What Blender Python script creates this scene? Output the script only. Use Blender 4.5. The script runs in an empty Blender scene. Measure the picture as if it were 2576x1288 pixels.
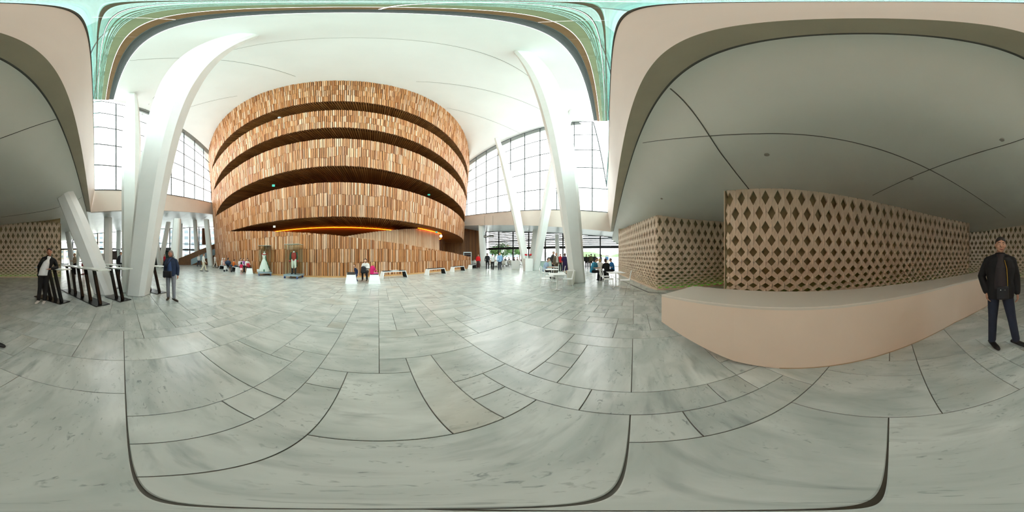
import bpy, math, random
import numpy as np
from mathutils import Vector, Matrix, Euler
random.seed(7); np.random.seed(7)
R = math.radians
SC = bpy.context.scene
COL = SC.collection
EYE = 1.5
# ------------------------------------------------------------------ camera, sky, exposure
cd = bpy.data.cameras.new('camera'); cam = bpy.data.objects.new('camera', cd); COL.objects.link(cam)
cd.type = 'PANO'
try: cd.cycles.panorama_type = 'EQUIRECTANGULAR'
except Exception: pass
try: cd.panorama_type = 'EQUIRECTANGULAR'
except Exception: pass
cam.location = (0, 0, EYE); cam.rotation_euler = (R(90), 0, R(-47)); cd.clip_start = .02; cd.clip_end = 3000
SC.camera = cam
wd = bpy.data.worlds.new('sky'); SC.world = wd; wd.use_nodes = True
bg = wd.node_tree.nodes['Background']
bg.inputs[0].default_value = (.99, .985, .985, 1); bg.inputs[1].default_value = 6.0     # even overcast sky
SC.view_settings.view_transform = 'Standard'; SC.view_settings.look = 'None'
SC.view_settings.gamma = 1; SC.view_settings.use_curve_mapping = False
SC.view_settings.exposure = 0.0
try:
    SC.cycles.use_denoising = True
    SC.cycles.max_bounces = 8; SC.cycles.diffuse_bounces = 4; SC.cycles.glossy_bounces = 3; SC.cycles.transparent_max_bounces = 12
    SC.cycles.use_adaptive_sampling = True; SC.cycles.adaptive_threshold = .15; SC.cycles.adaptive_min_samples = 16
    SC.cycles.caustics_reflective = False; SC.cycles.caustics_refractive = False
    SC.cycles.sample_clamp_indirect = 12
except Exception: pass

# ------------------------------------------------------------------ pixel and plan helpers
K = 360.0 / 2576
def az(x): return R((x - 951.7) * K)
def lat(y): return R((644 - y) * K)
def V2(a, d): return (math.sin(a) * d, math.cos(a) * d)
def G(x, y):                       # floor point under a pixel
    d = EYE / math.tan(-lat(y)); return V2(az(x), d)
def AT(x, y, d):                   # point of a pixel at a plan distance
    p = V2(az(x), d); return (p[0], p[1], EYE + d * math.tan(lat(y)))
E = (math.cos(R(9.5)), math.sin(R(9.5))); F = (-math.sin(R(9.5)), math.cos(R(9.5)))
def W(q, s, h):                    # hall frame (right, forward, height above eye) to world
    return Vector((q * E[0] + s * F[0], q * E[1] + s * F[1], EYE + h))
def QS(x, y): return (x * E[0] + y * E[1], x * F[0] + y * F[1])
def lerp(a, b, t): return a + (b - a) * t
def interp(x, xs, ys): return float(np.interp(x, xs, ys))

# ------------------------------------------------------------------ mesh helpers
class MB:
    def __init__(s): s.v = []; s.f = []
    def add(s, vs, fs):
        n = len(s.v); s.v += [tuple(v) for v in vs]; s.f += [tuple(i + n for i in f) for f in fs]
    def hexa(s, p):
        s.add(p, [(0,3,2,1),(4,5,6,7),(0,1,5,4),(1,2,6,5),(2,3,7,6),(3,0,4,7)])
    def box(s, c, size, rz=0, taper=1):
        x, y, z = [k / 2 for k in size]; pts = []
        for dz, t in ((-z, 1), (z, taper)):
            for dx, dy in ((-x,-y),(x,-y),(x,y),(-x,y)):
                dx *= t; dy *= t
                pts.append((c[0] + dx*math.cos(rz) - dy*math.sin(rz), c[1] + dx*math.sin(rz) + dy*math.cos(rz), c[2] + dz))
        s.hexa(pts)
    def bar(s, a, b, w, h=None, up=(0,0,1), w2=None, h2=None):
        a = Vector(a); b = Vector(b); h = h or w; w2 = w2 or w; h2 = h2 or h
        d = (b - a).normalized(); u = Vector(up)
        if abs(d.dot(u)) > .98: u = Vector((0,1,0))
        r = d.cross(u).normalized(); u = r.cross(d)
        p = [a - r*w/2 - u*h/2, a + r*w/2 - u*h/2, a + r*w/2 + u*h/2, a - r*w/2 + u*h/2,
             b - r*w2/2 - u*h2/2, b + r*w2/2 - u*h2/2, b + r*w2/2 + u*h2/2, b - r*w2/2 + u*h2/2]
        s.hexa(p)
    def tube(s, pts, rad, n=8, cap=True, flat=1.0, ref=None):
        pts = [Vector(p) for p in pts]
        if not isinstance(rad, (list, tuple)): rad = [rad] * len(pts)
        base = len(s.v); prev = Vector(ref) if ref is not None else None; m = len(pts)
        for i, p in enumerate(pts):
            d = (pts[min(i+1, m-1)] - pts[max(i-1, 0)]); d = d.normalized() if d.length > 1e-9 else Vector((0,0,1))
            if prev is None:
                prev = Vector((1,0,0)) if abs(d.x) < .9 else Vector((0,1,0))
            x = (prev - d * prev.dot(d)); x = x.normalized() if x.length > 1e-6 else d.orthogonal().normalized()
            y = d.cross(x); prev = x
            for k in range(n):
                a = 2*math.pi*k/n; q = p + x*(math.cos(a)*rad[i]) + y*(math.sin(a)*rad[i]*flat); s.v.append(tuple(q))
        for i in range(m-1):
            for k in range(n):
                a = base + i*n + k; b = base + i*n + (k+1) % n
                s.f.append((a, b, b+n, a+n))
        if cap:
            s.f.append(tuple(base + k for k in reversed(range(n)))); s.f.append(tuple(base + (m-1)*n + k for k in range(n)))
    def capsule(s, pts, rad, n=10, flat=1.0, ref=None):
        pts = [Vector(p) for p in pts]
        if not isinstance(rad, (list, tuple)): rad = [rad]*len(pts)
        d0 = (pts[0]-pts[1]).normalized(); d1 = (pts[-1]-pts[-2]).normalized()
        P = [pts[0]+d0*rad[0]*.95, pts[0]+d0*rad[0]*.6] + pts + [pts[-1]+d1*rad[-1]*.6, pts[-1]+d1*rad[-1]*.95]
        Q = [rad[0]*.3, rad[0]*.8] + list(rad) + [rad[-1]*.8, rad[-1]*.3]
        s.tube(P, Q, n, True, flat, ref)
    def ell(s, c, r, n=12, m=8, rot=None, fn=None):
        base = len(s.v); c = Vector(c)
        for i in range(m+1):
            t = math.pi*i/m
            for k in range(n):
                a = 2*math.pi*k/n
                d = Vector((math.sin(t)*math.cos(a), math.sin(t)*math.sin(a), math.cos(t)))
                q = Vector((d.x*r[0], d.y*r[1], d.z*r[2]))
                if fn: q = fn(d, q)
                if rot: q = rot @ q
                s.v.append(tuple(c + q))
        for i in range(m):
            for k in range(n):
                a = base+i*n+k; b = base+i*n+(k+1) % n
                s.f.append((a, a+n, b+n, b))
    def rings(s, secs, n=16, cap=True):          # secs: (centre, xaxis vec*rx, yaxis vec*ry)
        base = len(s.v); m = len(secs)
        for c, x, y in secs:
            c = Vector(c); x = Vector(x); y = Vector(y)
            for k in range(n):
                a = 2*math.pi*k/n; s.v.append(tuple(c + x*math.cos(a) + y*math.sin(a)))
        for i in range(m-1):
            for k in range(n):
                a = base+i*n+k; b = base+i*n+(k+1) % n; s.f.append((a, b, b+n, a+n))
        if cap:
            s.f.append(tuple(base+k for k in reversed(range(n)))); s.f.append(tuple(base+(m-1)*n+k for k in range(n)))
    def strip(s, A, B):                           # quad strip between two point rows
        n = len(s.v); m = len(A)
        s.v += [tuple(p) for p in A] + [tuple(p) for p in B]
        for i in range(m-1): s.f.append((n+i, n+i+1, n+m+i+1, n+m+i))
    def prism(s, poly, z0, z1):
        n = len(poly); s.add([(p[0],p[1],z0) for p in poly] + [(p[0],p[1],z1) for p in poly],
            [tuple(reversed(range(n))), tuple(range(n,2*n))] + [(i,(i+1)%n,(i+1)%n+n,i+n) for i in range(n)])
    def mesh(s, name):
        me = bpy.data.meshes.new(name); me.from_pydata(s.v, [], s.f); me.update(); return me

def link(name, data, mat=None, parent=None, loc=None, rot=None, smooth=False):
    o = bpy.data.objects.new(name, data); COL.objects.link(o)
    if mat is not None and data is not None and not data.materials: data.materials.append(mat)
    if parent is not None: o.parent = parent
    if loc is not None: o.location = loc
    if rot is not None: o.rotation_euler = rot
    if smooth: data.polygons.foreach_set('use_smooth', [True]*len(data.polygons))
    return o
def obj(name, mb, mat, parent=None, smooth=False, kind=None, label=None, bevel=0):
    if parent is not None and any(abs(c) > 1e-9 for c in parent.location) and getattr(mb, 'world', False):
        L = parent.location; mb.v = [(v[0]-L[0], v[1]-L[1], v[2]-L[2]) for v in mb.v]
    o = link(name, mb.mesh(name), mat, parent, smooth=smooth)
    if kind: o['kind'] = kind
    if label: o['label'] = label
    if bevel:
        m = o.modifiers.new('bevel', 'BEVEL'); m.width = bevel; m.segments = 2; m.limit_method = 'ANGLE'
    return o
def WM(): m = MB(); m.world = True; return m      # mesh in world coordinates, made local to its parent
def tag(o, label, cat, group=None):
    o['label'] = label; o['category'] = cat
    if group: o['group'] = group
    return o
def thing(name, label, cat, loc=(0,0,0), rz=0, group=None):
    o = bpy.data.objects.new(name, None); COL.objects.link(o); o.empty_display_size = .2
    o.location = loc; o.rotation_euler = (0,0,rz); return tag(o, label, cat, group)
def struct(o, label=None, cat=None):
    o['kind'] = 'structure'
    if label: o['label'] = label
    if cat: o['category'] = cat
    return o
def sroot(name, label, cat, loc=(0,0,0)):
    o = bpy.data.objects.new(name, None); COL.objects.link(o); o.location = loc; return struct(o, label, cat)

# ------------------------------------------------------------------ materials
def lin(c):
    if isinstance(c, str): c = tuple(int(c[i:i+2], 16) / 255 for i in (0, 2, 4))
    return tuple((v/12.92 if v <= .04045 else ((v+.055)/1.055)**2.4) for v in c) + (1,)
MATS = {}
def mat(name, c, rough=.5, metal=0, var=0, scale=6, bump=0, emit=None, es=0, spec=None, var2=None):
    if name in MATS: return MATS[name]
    m = bpy.data.materials.new(name); m.use_nodes = True; nt = m.node_tree; b = nt.nodes['Principled BSDF']; MATS[name] = m
    b.inputs['Base Color'].default_value = lin(c); b.inputs['Roughness'].default_value = rough; b.inputs['Metallic'].default_value = metal
    if spec is not None: b.inputs['Specular IOR Level'].default_value = spec
    if var or bump:
        tc = nt.nodes.new('ShaderNodeTexCoord'); n = nt.nodes.new('ShaderNodeTexNoise')
        n.inputs['Scale'].default_value = scale; n.inputs['Detail'].default_value = 5; nt.links.new(tc.outputs['Object'], n.inputs['Vector'])
        if var:
            r = nt.nodes.new('ShaderNodeMix'); r.data_type = 'RGBA'
            base = lin(c); alt = lin(var2) if var2 else tuple(v*(1-var) for v in base[:3]) + (1,)
            r.inputs[6].default_value = base; r.inputs[7].default_value = alt
            mr = nt.nodes.new('ShaderNodeMapRange'); mr.inputs[1].default_value = .35; mr.inputs[2].default_value = .7
            nt.links.new(n.outputs[0], mr.inputs[0]); nt.links.new(mr.outputs[0], r.inputs[0]); nt.links.new(r.outputs[2], b.inputs['Base Color'])
        if bump:
            bp = nt.nodes.new('ShaderNodeBump'); bp.inputs['Strength'].default_value = bump; bp.inputs['Distance'].default_value = .02
            nt.links.new(n.outputs[0], bp.inputs['Height']); nt.links.new(bp.outputs[0], b.inputs['Normal'])
    if emit: b.inputs['Emission Color'].default_value = lin(emit); b.inputs['Emission Strength'].default_value = es
    return m
def glass(name, tint, refl=(1,1,1,1), ior=1.5, rough=0, rmax=1, graze=None):
    if name in MATS: return MATS[name]
    m = bpy.data.materials.new(name); m.use_nodes = True; nt = m.node_tree; MATS[name] = m; nt.nodes.clear()
    o = nt.nodes.new('ShaderNodeOutputMaterial'); t = nt.nodes.new('ShaderNodeBsdfTransparent'); g = nt.nodes.new('ShaderNodeBsdfGlossy')
    mx = nt.nodes.new('ShaderNodeMixShader'); lw = nt.nodes.new('ShaderNodeLayerWeight'); lw.inputs[0].default_value = .5
    f0 = ((ior-1)/(ior+1))**2; pw = nt.nodes.new('ShaderNodeMath'); pw.operation = 'POWER'; pw.inputs[1].default_value = 5
    mr = nt.nodes.new('ShaderNodeMapRange'); mr.inputs[3].default_value = f0; mr.inputs[4].default_value = rmax
    nt.links.new(lw.outputs['Facing'], pw.inputs[0]); nt.links.new(pw.outputs[0], mr.inputs[0])
    t.inputs[0].default_value = lin(tint); g.inputs['Color'].default_value = refl; g.inputs['Roughness'].default_value = rough
    
    if graze:                          # a slanting path through the tinted pane is longer and deeper in colour
        cm = nt.nodes.new('ShaderNodeMix'); cm.data_type = 'RGBA'; p3 = nt.nodes.new('ShaderNodeMath'); p3.operation = 'POWER'; p3.inputs[1].default_value = 6
        nt.links.new(lw.outputs['Facing'], p3.inputs[0]); nt.links.new(p3.outputs[0], cm.inputs[0]); cm.inputs[6].default_value = lin(tint); cm.inputs[7].default_value = lin(graze); nt.links.new(cm.outputs[2], t.inputs[0])
    nt.links.new(mr.outputs[0], mx.inputs[0]); nt.links.new(t.outputs[0], mx.inputs[1]); nt.links.new(g.outputs[0], mx.inputs[2]); nt.links.new(mx.outputs[0], o.inputs[0])
    return m
def woodmat(name, cols, rough=.5, stretch=(14, 14, 1.2), dark=.3):
    m = bpy.data.materials.new(name); m.use_nodes = True; nt = m.node_tree; b = nt.nodes['Principled BSDF']; N = nt.nodes.new; L = nt.links.new
    geo = N('ShaderNodeNewGeometry'); oi = N('ShaderNodeObjectInfo'); ad = N('ShaderNodeMath'); ad.operation = 'ADD'
    L(geo.outputs['Random Per Island'], ad.inputs[0]); L(oi.outputs['Random'], ad.inputs[1])
    fr = N('ShaderNodeMath'); fr.operation = 'FRACT'; L(ad.outputs[0], fr.inputs[0])
    cr = N('ShaderNodeValToRGB'); el = cr.color_ramp.elements
    for i, c in enumerate(cols):
        p = i / (len(cols)-1)
        e = el[0] if i == 0 else (el[-1] if i == len(cols)-1 else el.new(p)); e.position = p; e.color = lin(c)
    L(fr.outputs[0], cr.inputs[0])
    mp = N('ShaderNodeMapping'); mp.inputs['Scale'].default_value = stretch; L(geo.outputs['Position'], mp.inputs[0])
    nz = N('ShaderNodeTexNoise'); nz.inputs['Scale'].default_value = 1.6; nz.inputs['Detail'].default_value = 6; L(mp.outputs[0], nz.inputs['Vector'])
    mr = N('ShaderNodeMapRange'); mr.inputs[1].default_value = .3; mr.inputs[2].default_value = .75; mr.inputs[3].default_value = 1; mr.inputs[4].default_value = 1-dark
    L(nz.outputs[0], mr.inputs[0])
    mu = N('ShaderNodeMix'); mu.data_type = 'RGBA'; mu.blend_type = 'MULTIPLY'; mu.inputs[0].default_value = 1; L(cr.outputs[0], mu.inputs[6]); L(mr.outputs[0], mu.inputs[7])
    L(mu.outputs[2], b.inputs['Base Color']); b.inputs['Roughness'].default_value = rough
    MATS[name] = m; return m
def marble(name):
    m = bpy.data.materials.new(name); m.use_nodes = True; nt = m.node_tree; b = nt.nodes['Principled BSDF']; N = nt.nodes.new; L = nt.links.new
    geo = N('ShaderNodeNewGeometry'); oi = N('ShaderNodeObjectInfo')
    ad = N('ShaderNodeMath'); ad.operation = 'ADD'; L(geo.outputs['Random Per Island'], ad.inputs[0]); L(oi.outputs['Random'], ad.inputs[1])
    fr = N('ShaderNodeMath'); fr.operation = 'FRACT'; L(ad.outputs[0], fr.inputs[0])
    cx = N('ShaderNodeCombineXYZ'); s1 = N('ShaderNodeMath'); s1.operation = 'MULTIPLY'; s1.inputs[1].default_value = 37; L(fr.outputs[0], s1.inputs[0]); L(s1.outputs[0], cx.inputs[2])
    va = N('ShaderNodeVectorMath'); L(geo.outputs['Position'], va.inputs[0]); L(cx.outputs[0], va.inputs[1])
    def noise(sc, det, dist=0, stretch=None, rot=0):
        n = N('ShaderNodeTexNoise'); n.inputs['Scale'].default_value = sc; n.inputs['Detail'].default_value = det; n.inputs['Distortion'].default_value = dist
        mp = N('ShaderNodeMapping'); mp.inputs['Rotation'].default_value = (0,0,rot); mp.inputs['Scale'].default_value = stretch or (1,1,1)
        L(va.outputs[0], mp.inputs[0]); L(mp.outputs[0], n.inputs['Vector']); return n.outputs[0]
    def rng(s, a, bb, c=0, d=1):
        r = N('ShaderNodeMapRange'); r.inputs[1].default_value = a; r.inputs[2].default_value = bb; r.inputs[3].default_value = c; r.inputs[4].default_value = d; L(s, r.inputs[0]); return r.outputs[0]
    def mixc(f, a, c):
        x = N('ShaderNodeMix'); x.data_type = 'RGBA'; L(f, x.inputs[0])
        if isinstance(a, tuple): x.inputs[6].default_value = a
        else: L(a, x.inputs[6])
        x.inputs[7].default_value = c; return x.outputs[2]
    col = mixc(rng(noise(1.3, 5, .6, (1,2.2,1), .5), .3, .75), lin('d0d6d1'), lin('a8b2ad'))
    vm = N('ShaderNodeMath'); vm.operation = 'MULTIPLY'; L(rng(noise(2.0, 9, .35, (1,4.5,1), .55), .53, .73, 0, .7), vm.inputs[0]); L(rng(noise(.8, 2), .3, .6), vm.inputs[1])
    col = mixc(vm.outputs[0], col, lin('8b9491'))
    sp = N('ShaderNodeMath'); sp.operation = 'MULTIPLY'; L(rng(noise(13, 4, 1, (1,2.2,1), .6), .6, .72, 0, .7), sp.inputs[0]); L(rng(noise(2.2, 3), .4, .6), sp.inputs[1])
    col = mixc(sp.outputs[0], col, lin('6f7776'))
    col = mixc(rng(noise(.55, 4, .4), .58, .85, 0, .5), col, lin('b5a68c'))
    col2 = N('ShaderNodeMix'); col2.data_type = 'RGBA'; col2.blend_type = 'MULTIPLY'; col2.inputs[0].default_value = 1; L(col, col2.inputs[6])
    L(rng(fr.outputs[0], 0, 1,   .92, 1.03), col2.inputs[7]); L(col2.outputs[2], b.inputs['Base Color'])
    b.inputs['Roughness'].default_value = .3; b.inputs['Roughness'].default_value = .25
    MATS[name] = m; return m
M_white = mat('white_plaster', 'f1f2f0', .55, var=.04, scale=1.5)
M_ceil = mat('white_ceiling_panel', 'f2f4f3', .5, var=.03, scale=.6)
M_low = mat('grey_green_ceiling', 'd0d1c8', .6, var=.05, scale=.8)
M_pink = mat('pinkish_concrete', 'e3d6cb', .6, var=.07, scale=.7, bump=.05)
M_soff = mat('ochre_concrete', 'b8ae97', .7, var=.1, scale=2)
M_joint = mat('dark_joint', '55554e', .8)
M_col = mat('white_column_paint', 'eceeeb', .45, var=.04, scale=2)
M_dark = mat('dark_steel', '1b1e20', .4, .3)
M_grout = mat('grout', '6f6a62', .9)
M_marble = marble('pale_marble')
M_wood = woodmat('oak_batten', ['9a5a2a', 'd3935c', 'b87238', 'e9b98f', 'c8844c', 'f0cbaa', 'ad6632', 'dda06c'])
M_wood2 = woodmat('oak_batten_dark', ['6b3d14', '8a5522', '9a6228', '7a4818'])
M_woodp = woodmat('oak_panel_pale', ['c99569', 'ddb088', 'd3a177', 'e6c09a'], dark=.2)
M_woodback = mat('oak_backing', '56310f', .7, var=.2, scale=3)
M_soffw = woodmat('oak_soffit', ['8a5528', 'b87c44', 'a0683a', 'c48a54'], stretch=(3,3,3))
M_led = mat('amber_led', 'ff9a2e', .5, emit='ff7f14', es=16)
M_pane = glass('clear_pane', 'f9fbfa')
M_teal = glass('green_pane', 'e6f1ef', (.92,1,.98,1), 1.6, rmax=.6, graze='bfdcd6')
M_vit = glass('vitrine_glass', 'f6faf8', ior=1.35)
M_lat = mat('cream_lattice', 'e4d0b9', .6, var=.05, scale=4)
M_latback = mat('olive_backing', 'b3a481', .7, var=.15, scale=1.5)
M_green = mat('green_led', '6dff3a', .5, emit='4ae01c', es=5.0)
M_count = mat('cream_counter', 'eedccb', .45, var=.05, scale=1.2)
M_metalceil = mat('pale_metal_ceiling', 'd9dfe0', .35, .25, var=.1, scale=.9)
M_black = mat('black_lacquer', '0c0e10', .25)
M_cush = mat('charcoal_felt', '2a2a2c', .85)
M_ctop = mat('pale_table_top', 'dfe6e0', .25)
M_chairw = mat('white_enamel', 'eef0ee', .4)
M_cloth = mat('white_tablecloth', 'f3f3f1', .8, bump=.1, scale=8)
# ================================================================== THE SETTING
# ---- floor: marble slabs on a third-of-a-metre module, joints recessed
MOD, OX, OY = .337, .01, .025
mb = MB(); mb.add([(-34,-16,-.012),(27,-16,-.012),(27,40,-.012),(-34,40,-.012)], [(0,1,2,3)])
floor = struct(obj('floor', mb, M_grout), 'pale grey marble slab floor of the foyer', 'floor')
U0, U1, VV0, VV1 = -99, 76, -46, 114
occ = np.zeros((U1-U0, VV1-VV0), bool); slabs = []
def put(u0, u1, v0, v1): occ[u0-U0:u1-U0, v0-VV0:v1-VV0] = True; slabs.append((u0, u1, v0, v1))
for s in [(-1,3,0,2),(-2,-1,0,4),(-2,-1,4,5),(-3,-2,0,2),(-3,-2,2,3),(-3,-2,3,6),(-6,-3,0,3),(-1,1,2,5),(1,2,2,6),(2,3,3,4),(2,3,2,3),(2,4,4,6),
          (3,4,1,4),(3,4,-2,1),(3,4,-3,-2),(4,7,0,2),(4,5,2,3),(5,6,2,3),(6,7,2,3),(4,8,-3,0),(0,2,-3,0),(2,3,-1,0),(2,3,-4,-1),(-4,0,-3,0),(-6,-4,-4,0),
          (-1,2,-5,-3),(-3,-1,-6,-3),(-1,2,-6,-5),(-2,0,5,10),(0,4,6,8),(0,1,5,6),(4,8,3,7),(-8,-6,0,4),(-9,-6,-2,0),(-6,-3,3,5),(7,8,0,3),(-4,-3,-5,-3)]: put(*s)
SZ = [(3,2),(2,3),(4,2),(2,1),(1,2),(3,1),(1,3),(1,1),(2,2),(4,1),(3,3),(5,2),(2,4),(1,4)]; WT = [8,7,5,4,4,5,4,2,4,3,4,2,3,3]
for vi in range(occ.shape[1]):
    for ui in range(occ.shape[0]):
        if occ[ui, vi]: continue
        run = 0
        while ui+run < occ.shape[0] and run < 5 and not occ[ui+run, vi]: run += 1
        ch = random.choices(SZ, WT, k=5) + [(1,1)]
        for a, b_ in ch:
            if a <= run and vi+b_ <= occ.shape[1] and not occ[ui:ui+a, vi:vi+b_].any():
                put(ui+U0, ui+a+U0, vi+VV0, vi+b_+VV0); break
def sdist(s): return math.hypot((s[0]+s[1])/2*MOD+OX, (s[2]+s[3])/2*MOD+OY) / math.sqrt((s[1]-s[0])*(s[3]-s[2]))
slabs.sort(key=sdist); cache = {}; stuff = MB(); g = .004
for i, (u0, u1, v0, v1) in enumerate(slabs):
    x0, x1, y0, y1 = u0*MOD+OX+g, u1*MOD+OX-g, v0*MOD+OY+g, v1*MOD+OY-g
    cx, cy, w, d = (x0+x1)/2, (y0+y1)/2, (x1-x0), (y1-y0)
    if i < 300:
        k = (u1-u0, v1-v0)
        if k not in cache:
            m_ = MB(); b_ = .003
            m_.add([(-w/2,-d/2,-.012),(w/2,-d/2,-.012),(w/2,d/2,-.012),(-w/2,d/2,-.012),(-w/2,-d/2,-b_),(w/2,-d/2,-b_),(w/2,d/2,-b_),(-w/2,d/2,-b_),
                    (-w/2+b_,-d/2+b_,0),(w/2-b_,-d/2+b_,0),(w/2-b_,d/2-b_,0),(-w/2+b_,d/2-b_,0)],
                   [(0,1,5,4),(1,2,6,5),(2,3,7,6),(3,0,4,7),(4,5,9,8),(5,6,10,9),(6,7,11,10),(7,4,8,11),(8,9,10,11)])
            cache[k] = m_.mesh('slab'); cache[k].materials.append(M_marble)
        link('slab', cache[k], None, floor, (cx, cy, 0))
    else:
        stuff.add([(x0,y0,-.01),(x1,y0,-.01),(x1,y1,-.01),(x0,y1,-.01),(x0,y0,0),(x1,y0,0),(x1,y1,0),(x0,y1,0)], [(0,1,5,4),(1,2,6,5),(2,3,7,6),(3,0,4,7),(4,5,6,7)])
obj('slab_field', stuff, M_marble, floor, kind='stuff')

# ---- hall outline in the hall frame (q right, s forward, h above eye)
def fasL(t): return (-12.5-6.6*t, -.35+17.75*t, 3.45+3.25*t, 5.36+3.2*t)      # q, s, bottom, top
def fasR(t): return (17.5-1.0*t, -.35+20.45*t, 2.63+2.24*t, 4.78+1.69*t)
def hceil(q, s):
    h = 18.9 + .03*q*(1-s/12) - .0075*s*s*(1-math.exp(-(q/12)**2))
    if s < 4.45: h -= .38*(4.45-s)/3
    return h
# ---- the wooden drum: frame
DC = (-8.7, 35.4); DF = R(166.2)
def rad(z): return 24.9 + 1.35*z/20.3
def pol(th, r, z):
    a = DF - th; return (DC[0] + r*math.sin(a), DC[1] + r*math.cos(a), z)
def ztop(th): return 20.35 - 1.25*min(1, (math.degrees(th)/44)**2)

# ---- high white ceiling, from the drum's rim out to the glass
def outer(th):
    a = DF - th; d = (math.sin(a), math.cos(a)); o = QS(*DC); dq = QS(*d)
    best = 60
    segs = [((-12.9,1.45),(17.5,1.45)), ((-12.9,1.45),(-24,32)), ((17.5,1.45),(15.5,40))]
    for (p, r_) in segs:
        ex, ey = r_[0]-p[0], r_[1]-p[1]; den = dq[0]*ey - dq[1]*ex
        if abs(den) < 1e-9: continue
        t = ((p[0]-o[0])*ey - (p[1]-o[1])*ex)/den; u = ((p[0]-o[0])*dq[1] - (p[1]-o[1])*dq[0])/den
        if t > 0 and -.001 <= u <= 1.001: best = min(best, t)
    return (o[0]+dq[0]*best, o[1]+dq[1]*best)
nth, nr = 120, 20; ths = [R(-95 + 190*i/nth) for i in range(nth+1)]
hc = MB(); rows = []
for th in ths:
    q1, s1 = outer(th); p0 = pol(th, rad(ztop(th))-.6, 0); q0, s0 = QS(p0[0], p0[1]); row = []
    if (q1-QS(*DC)[0])**2+(s1-QS(*DC)[1])**2 < (q0-QS(*DC)[0])**2+(s0-QS(*DC)[1])**2: q1, s1 = q0, s0
    for k in range(nr+1):
        f = k/nr; q, s = lerp(q0, q1, f), lerp(s0, s1, f)
        blend = max(0, 1 - f*3)
        row.append(W(q, s, lerp(hceil(q, s), ztop(th)-EYE, blend*blend)))
    rows.append(row)
for r_ in rows: hc.v += [tuple(p) for p in r_]
for i in range(nth):
    for k in range(nr): a = i*(nr+1)+k; hc.f.append((a, a+1, a+nr+2, a+nr+1))
ceiling = struct(obj('ceiling', hc, M_ceil, smooth=True), 'high white ceiling sweeping from the wooden drum to the glass', 'ceiling')
rim = MB()                          # roof thickness beyond the ceiling edge
E1 = [rows[i][-1] for i in range(nth+1) if abs(math.degrees(ths[i])) < 80 and QS(rows[i][-1].x, rows[i][-1].y)[1] > 1.6]
cq, cs = 2, 18
def out(p, d, dz):
    q, s = QS(p.x, p.y); n = Vector((q-cq, s-cs)); n.normalize(); return W(q+n.x*d, s+n.y*d, p.z-EYE+dz)
for side in (-1, 1):
    e = [p for p in E1 if QS(p.x, p.y)[0]*side > 0]
    rim.strip(e, [out(p, .5, -.25) for p in e]); rim.strip([out(p, .5, -.25) for p in e], [out(p, 1.6, .6) for p in e])
obj('roof_edge', rim, mat('gutter_grey', '8d9290', .6), ceiling)
cj = MB()                           # joints between ceiling panels
for lo, hi in (((-16,4.45),(17.1,4.45)), ((-7,1.5),(-3.2,9)), ((4,9.5),(16,5.2)), ((8,12),(16.8,10)), ((-15,6.5),(-8,9.5))):
    pts = []
    for i in range(25):
        q, s = lerp(lo[0], hi[0], i/24), lerp(lo[1], hi[1], i/24); pts.append(W(q, s, hceil(q, s)-.012))
    cj.tube(pts, .012, 4)
obj('panel_joint', cj, M_joint, ceiling)

# ---- edge beam over the camera: sloping pinkish face A-B, ochre soffit B-D
qL, qR = -12.5, 17.5
def hA(q): return 5.1 - .0193*q
def hB(q): return 3.1 - .0273*q
qs = [lerp(qL, qR, i/12) for i in range(13)]
bm = MB(); A = [W(q, -.056, hA(q)) for q in qs]; B = [W(q, -.35, hB(q)) for q in qs]; D = [W(q, -.66, hB(q)+.06) for q in qs]; A2 = [W(q, -.9, hA(q)) for q in qs]; D2 = [W(q, -.9, hB(q)+.5) for q in qs]
bm.strip(B, A); bm.strip(A, A2)
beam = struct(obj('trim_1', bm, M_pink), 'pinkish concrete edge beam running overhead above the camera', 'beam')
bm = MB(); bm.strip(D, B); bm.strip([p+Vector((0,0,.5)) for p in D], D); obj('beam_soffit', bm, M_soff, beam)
bm = MB(); bm.tube([p+Vector((0,0,-.004)) for p in D], .016, 5); bm.tube(A, .012, 5); obj('shadow_joint', bm, M_joint, beam)
# ---- side fascias with roof slab behind them
def fascia(fn, name, label, tmax, sgn):
    ts = [tmax*i/14 for i in range(15)]
    b0 = [W(fn(t)[0], fn(t)[1], fn(t)[2]) for t in ts]; a0 = [W(fn(t)[0], fn(t)[1], fn(t)[3]) for t in ts]
    a1 = [W(fn(t)[0]+sgn*1.5, fn(t)[1], fn(t)[3]+.02) for t in ts]; b1 = [W(fn(t)[0]+sgn*.5, fn(t)[1], fn(t)[2]+.05) for t in ts]
    m_ = MB(); m_.strip(b0, a0); m_.strip(a0, a1); m_.strip(b1, b0); return struct(obj(name, m_, M_pink), label, 'fascia')
fascia(fasL, 'trim_2', 'long pale concrete fascia below the left clerestory glass', 1.5, -1)
fascia(fasR, 'trim_3', 'long pale concrete fascia below the right clerestory glass', 1.5, 1)

# ---- low ceiling behind the camera
CP = [(1.24,4.07,3.3),(6.75,2.17,3.26),(6.3,5.4,3.25),(13.5,.95,3.9),(-11.3,2.5,4.26),(-9.67,6.4,3.67),(-6,8.5,3.4),(-1,7.5,3.3),(4.5,2.2,3.32),(-4,5,3.6)]
def zraw(q, p):
    return EYE + hB(q) + .06 - 1.3*(1-math.exp(-max(0, p-.66)/1.2))
for (x_, y_) in ((3.62,-2.22),(2.62,-3.07),(.9,-4.83),(-.25,-5.85),(-2.05,-7.15),(-4.35,-8.25)): q_, s_ = QS(x_, y_); CP.append((q_, -s_, 3.3))
def basis(q, p): p = min(p, 9); return [1, q/10, p/5, (q/10)**2, q*p/50, (p/5)**2]
coef = np.linalg.lstsq(np.array([basis(a, b_) for a, b_, z_ in CP]), np.array([z_ - zraw(a, b_) for a, b_, z_ in CP]), rcond=None)[0]
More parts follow.
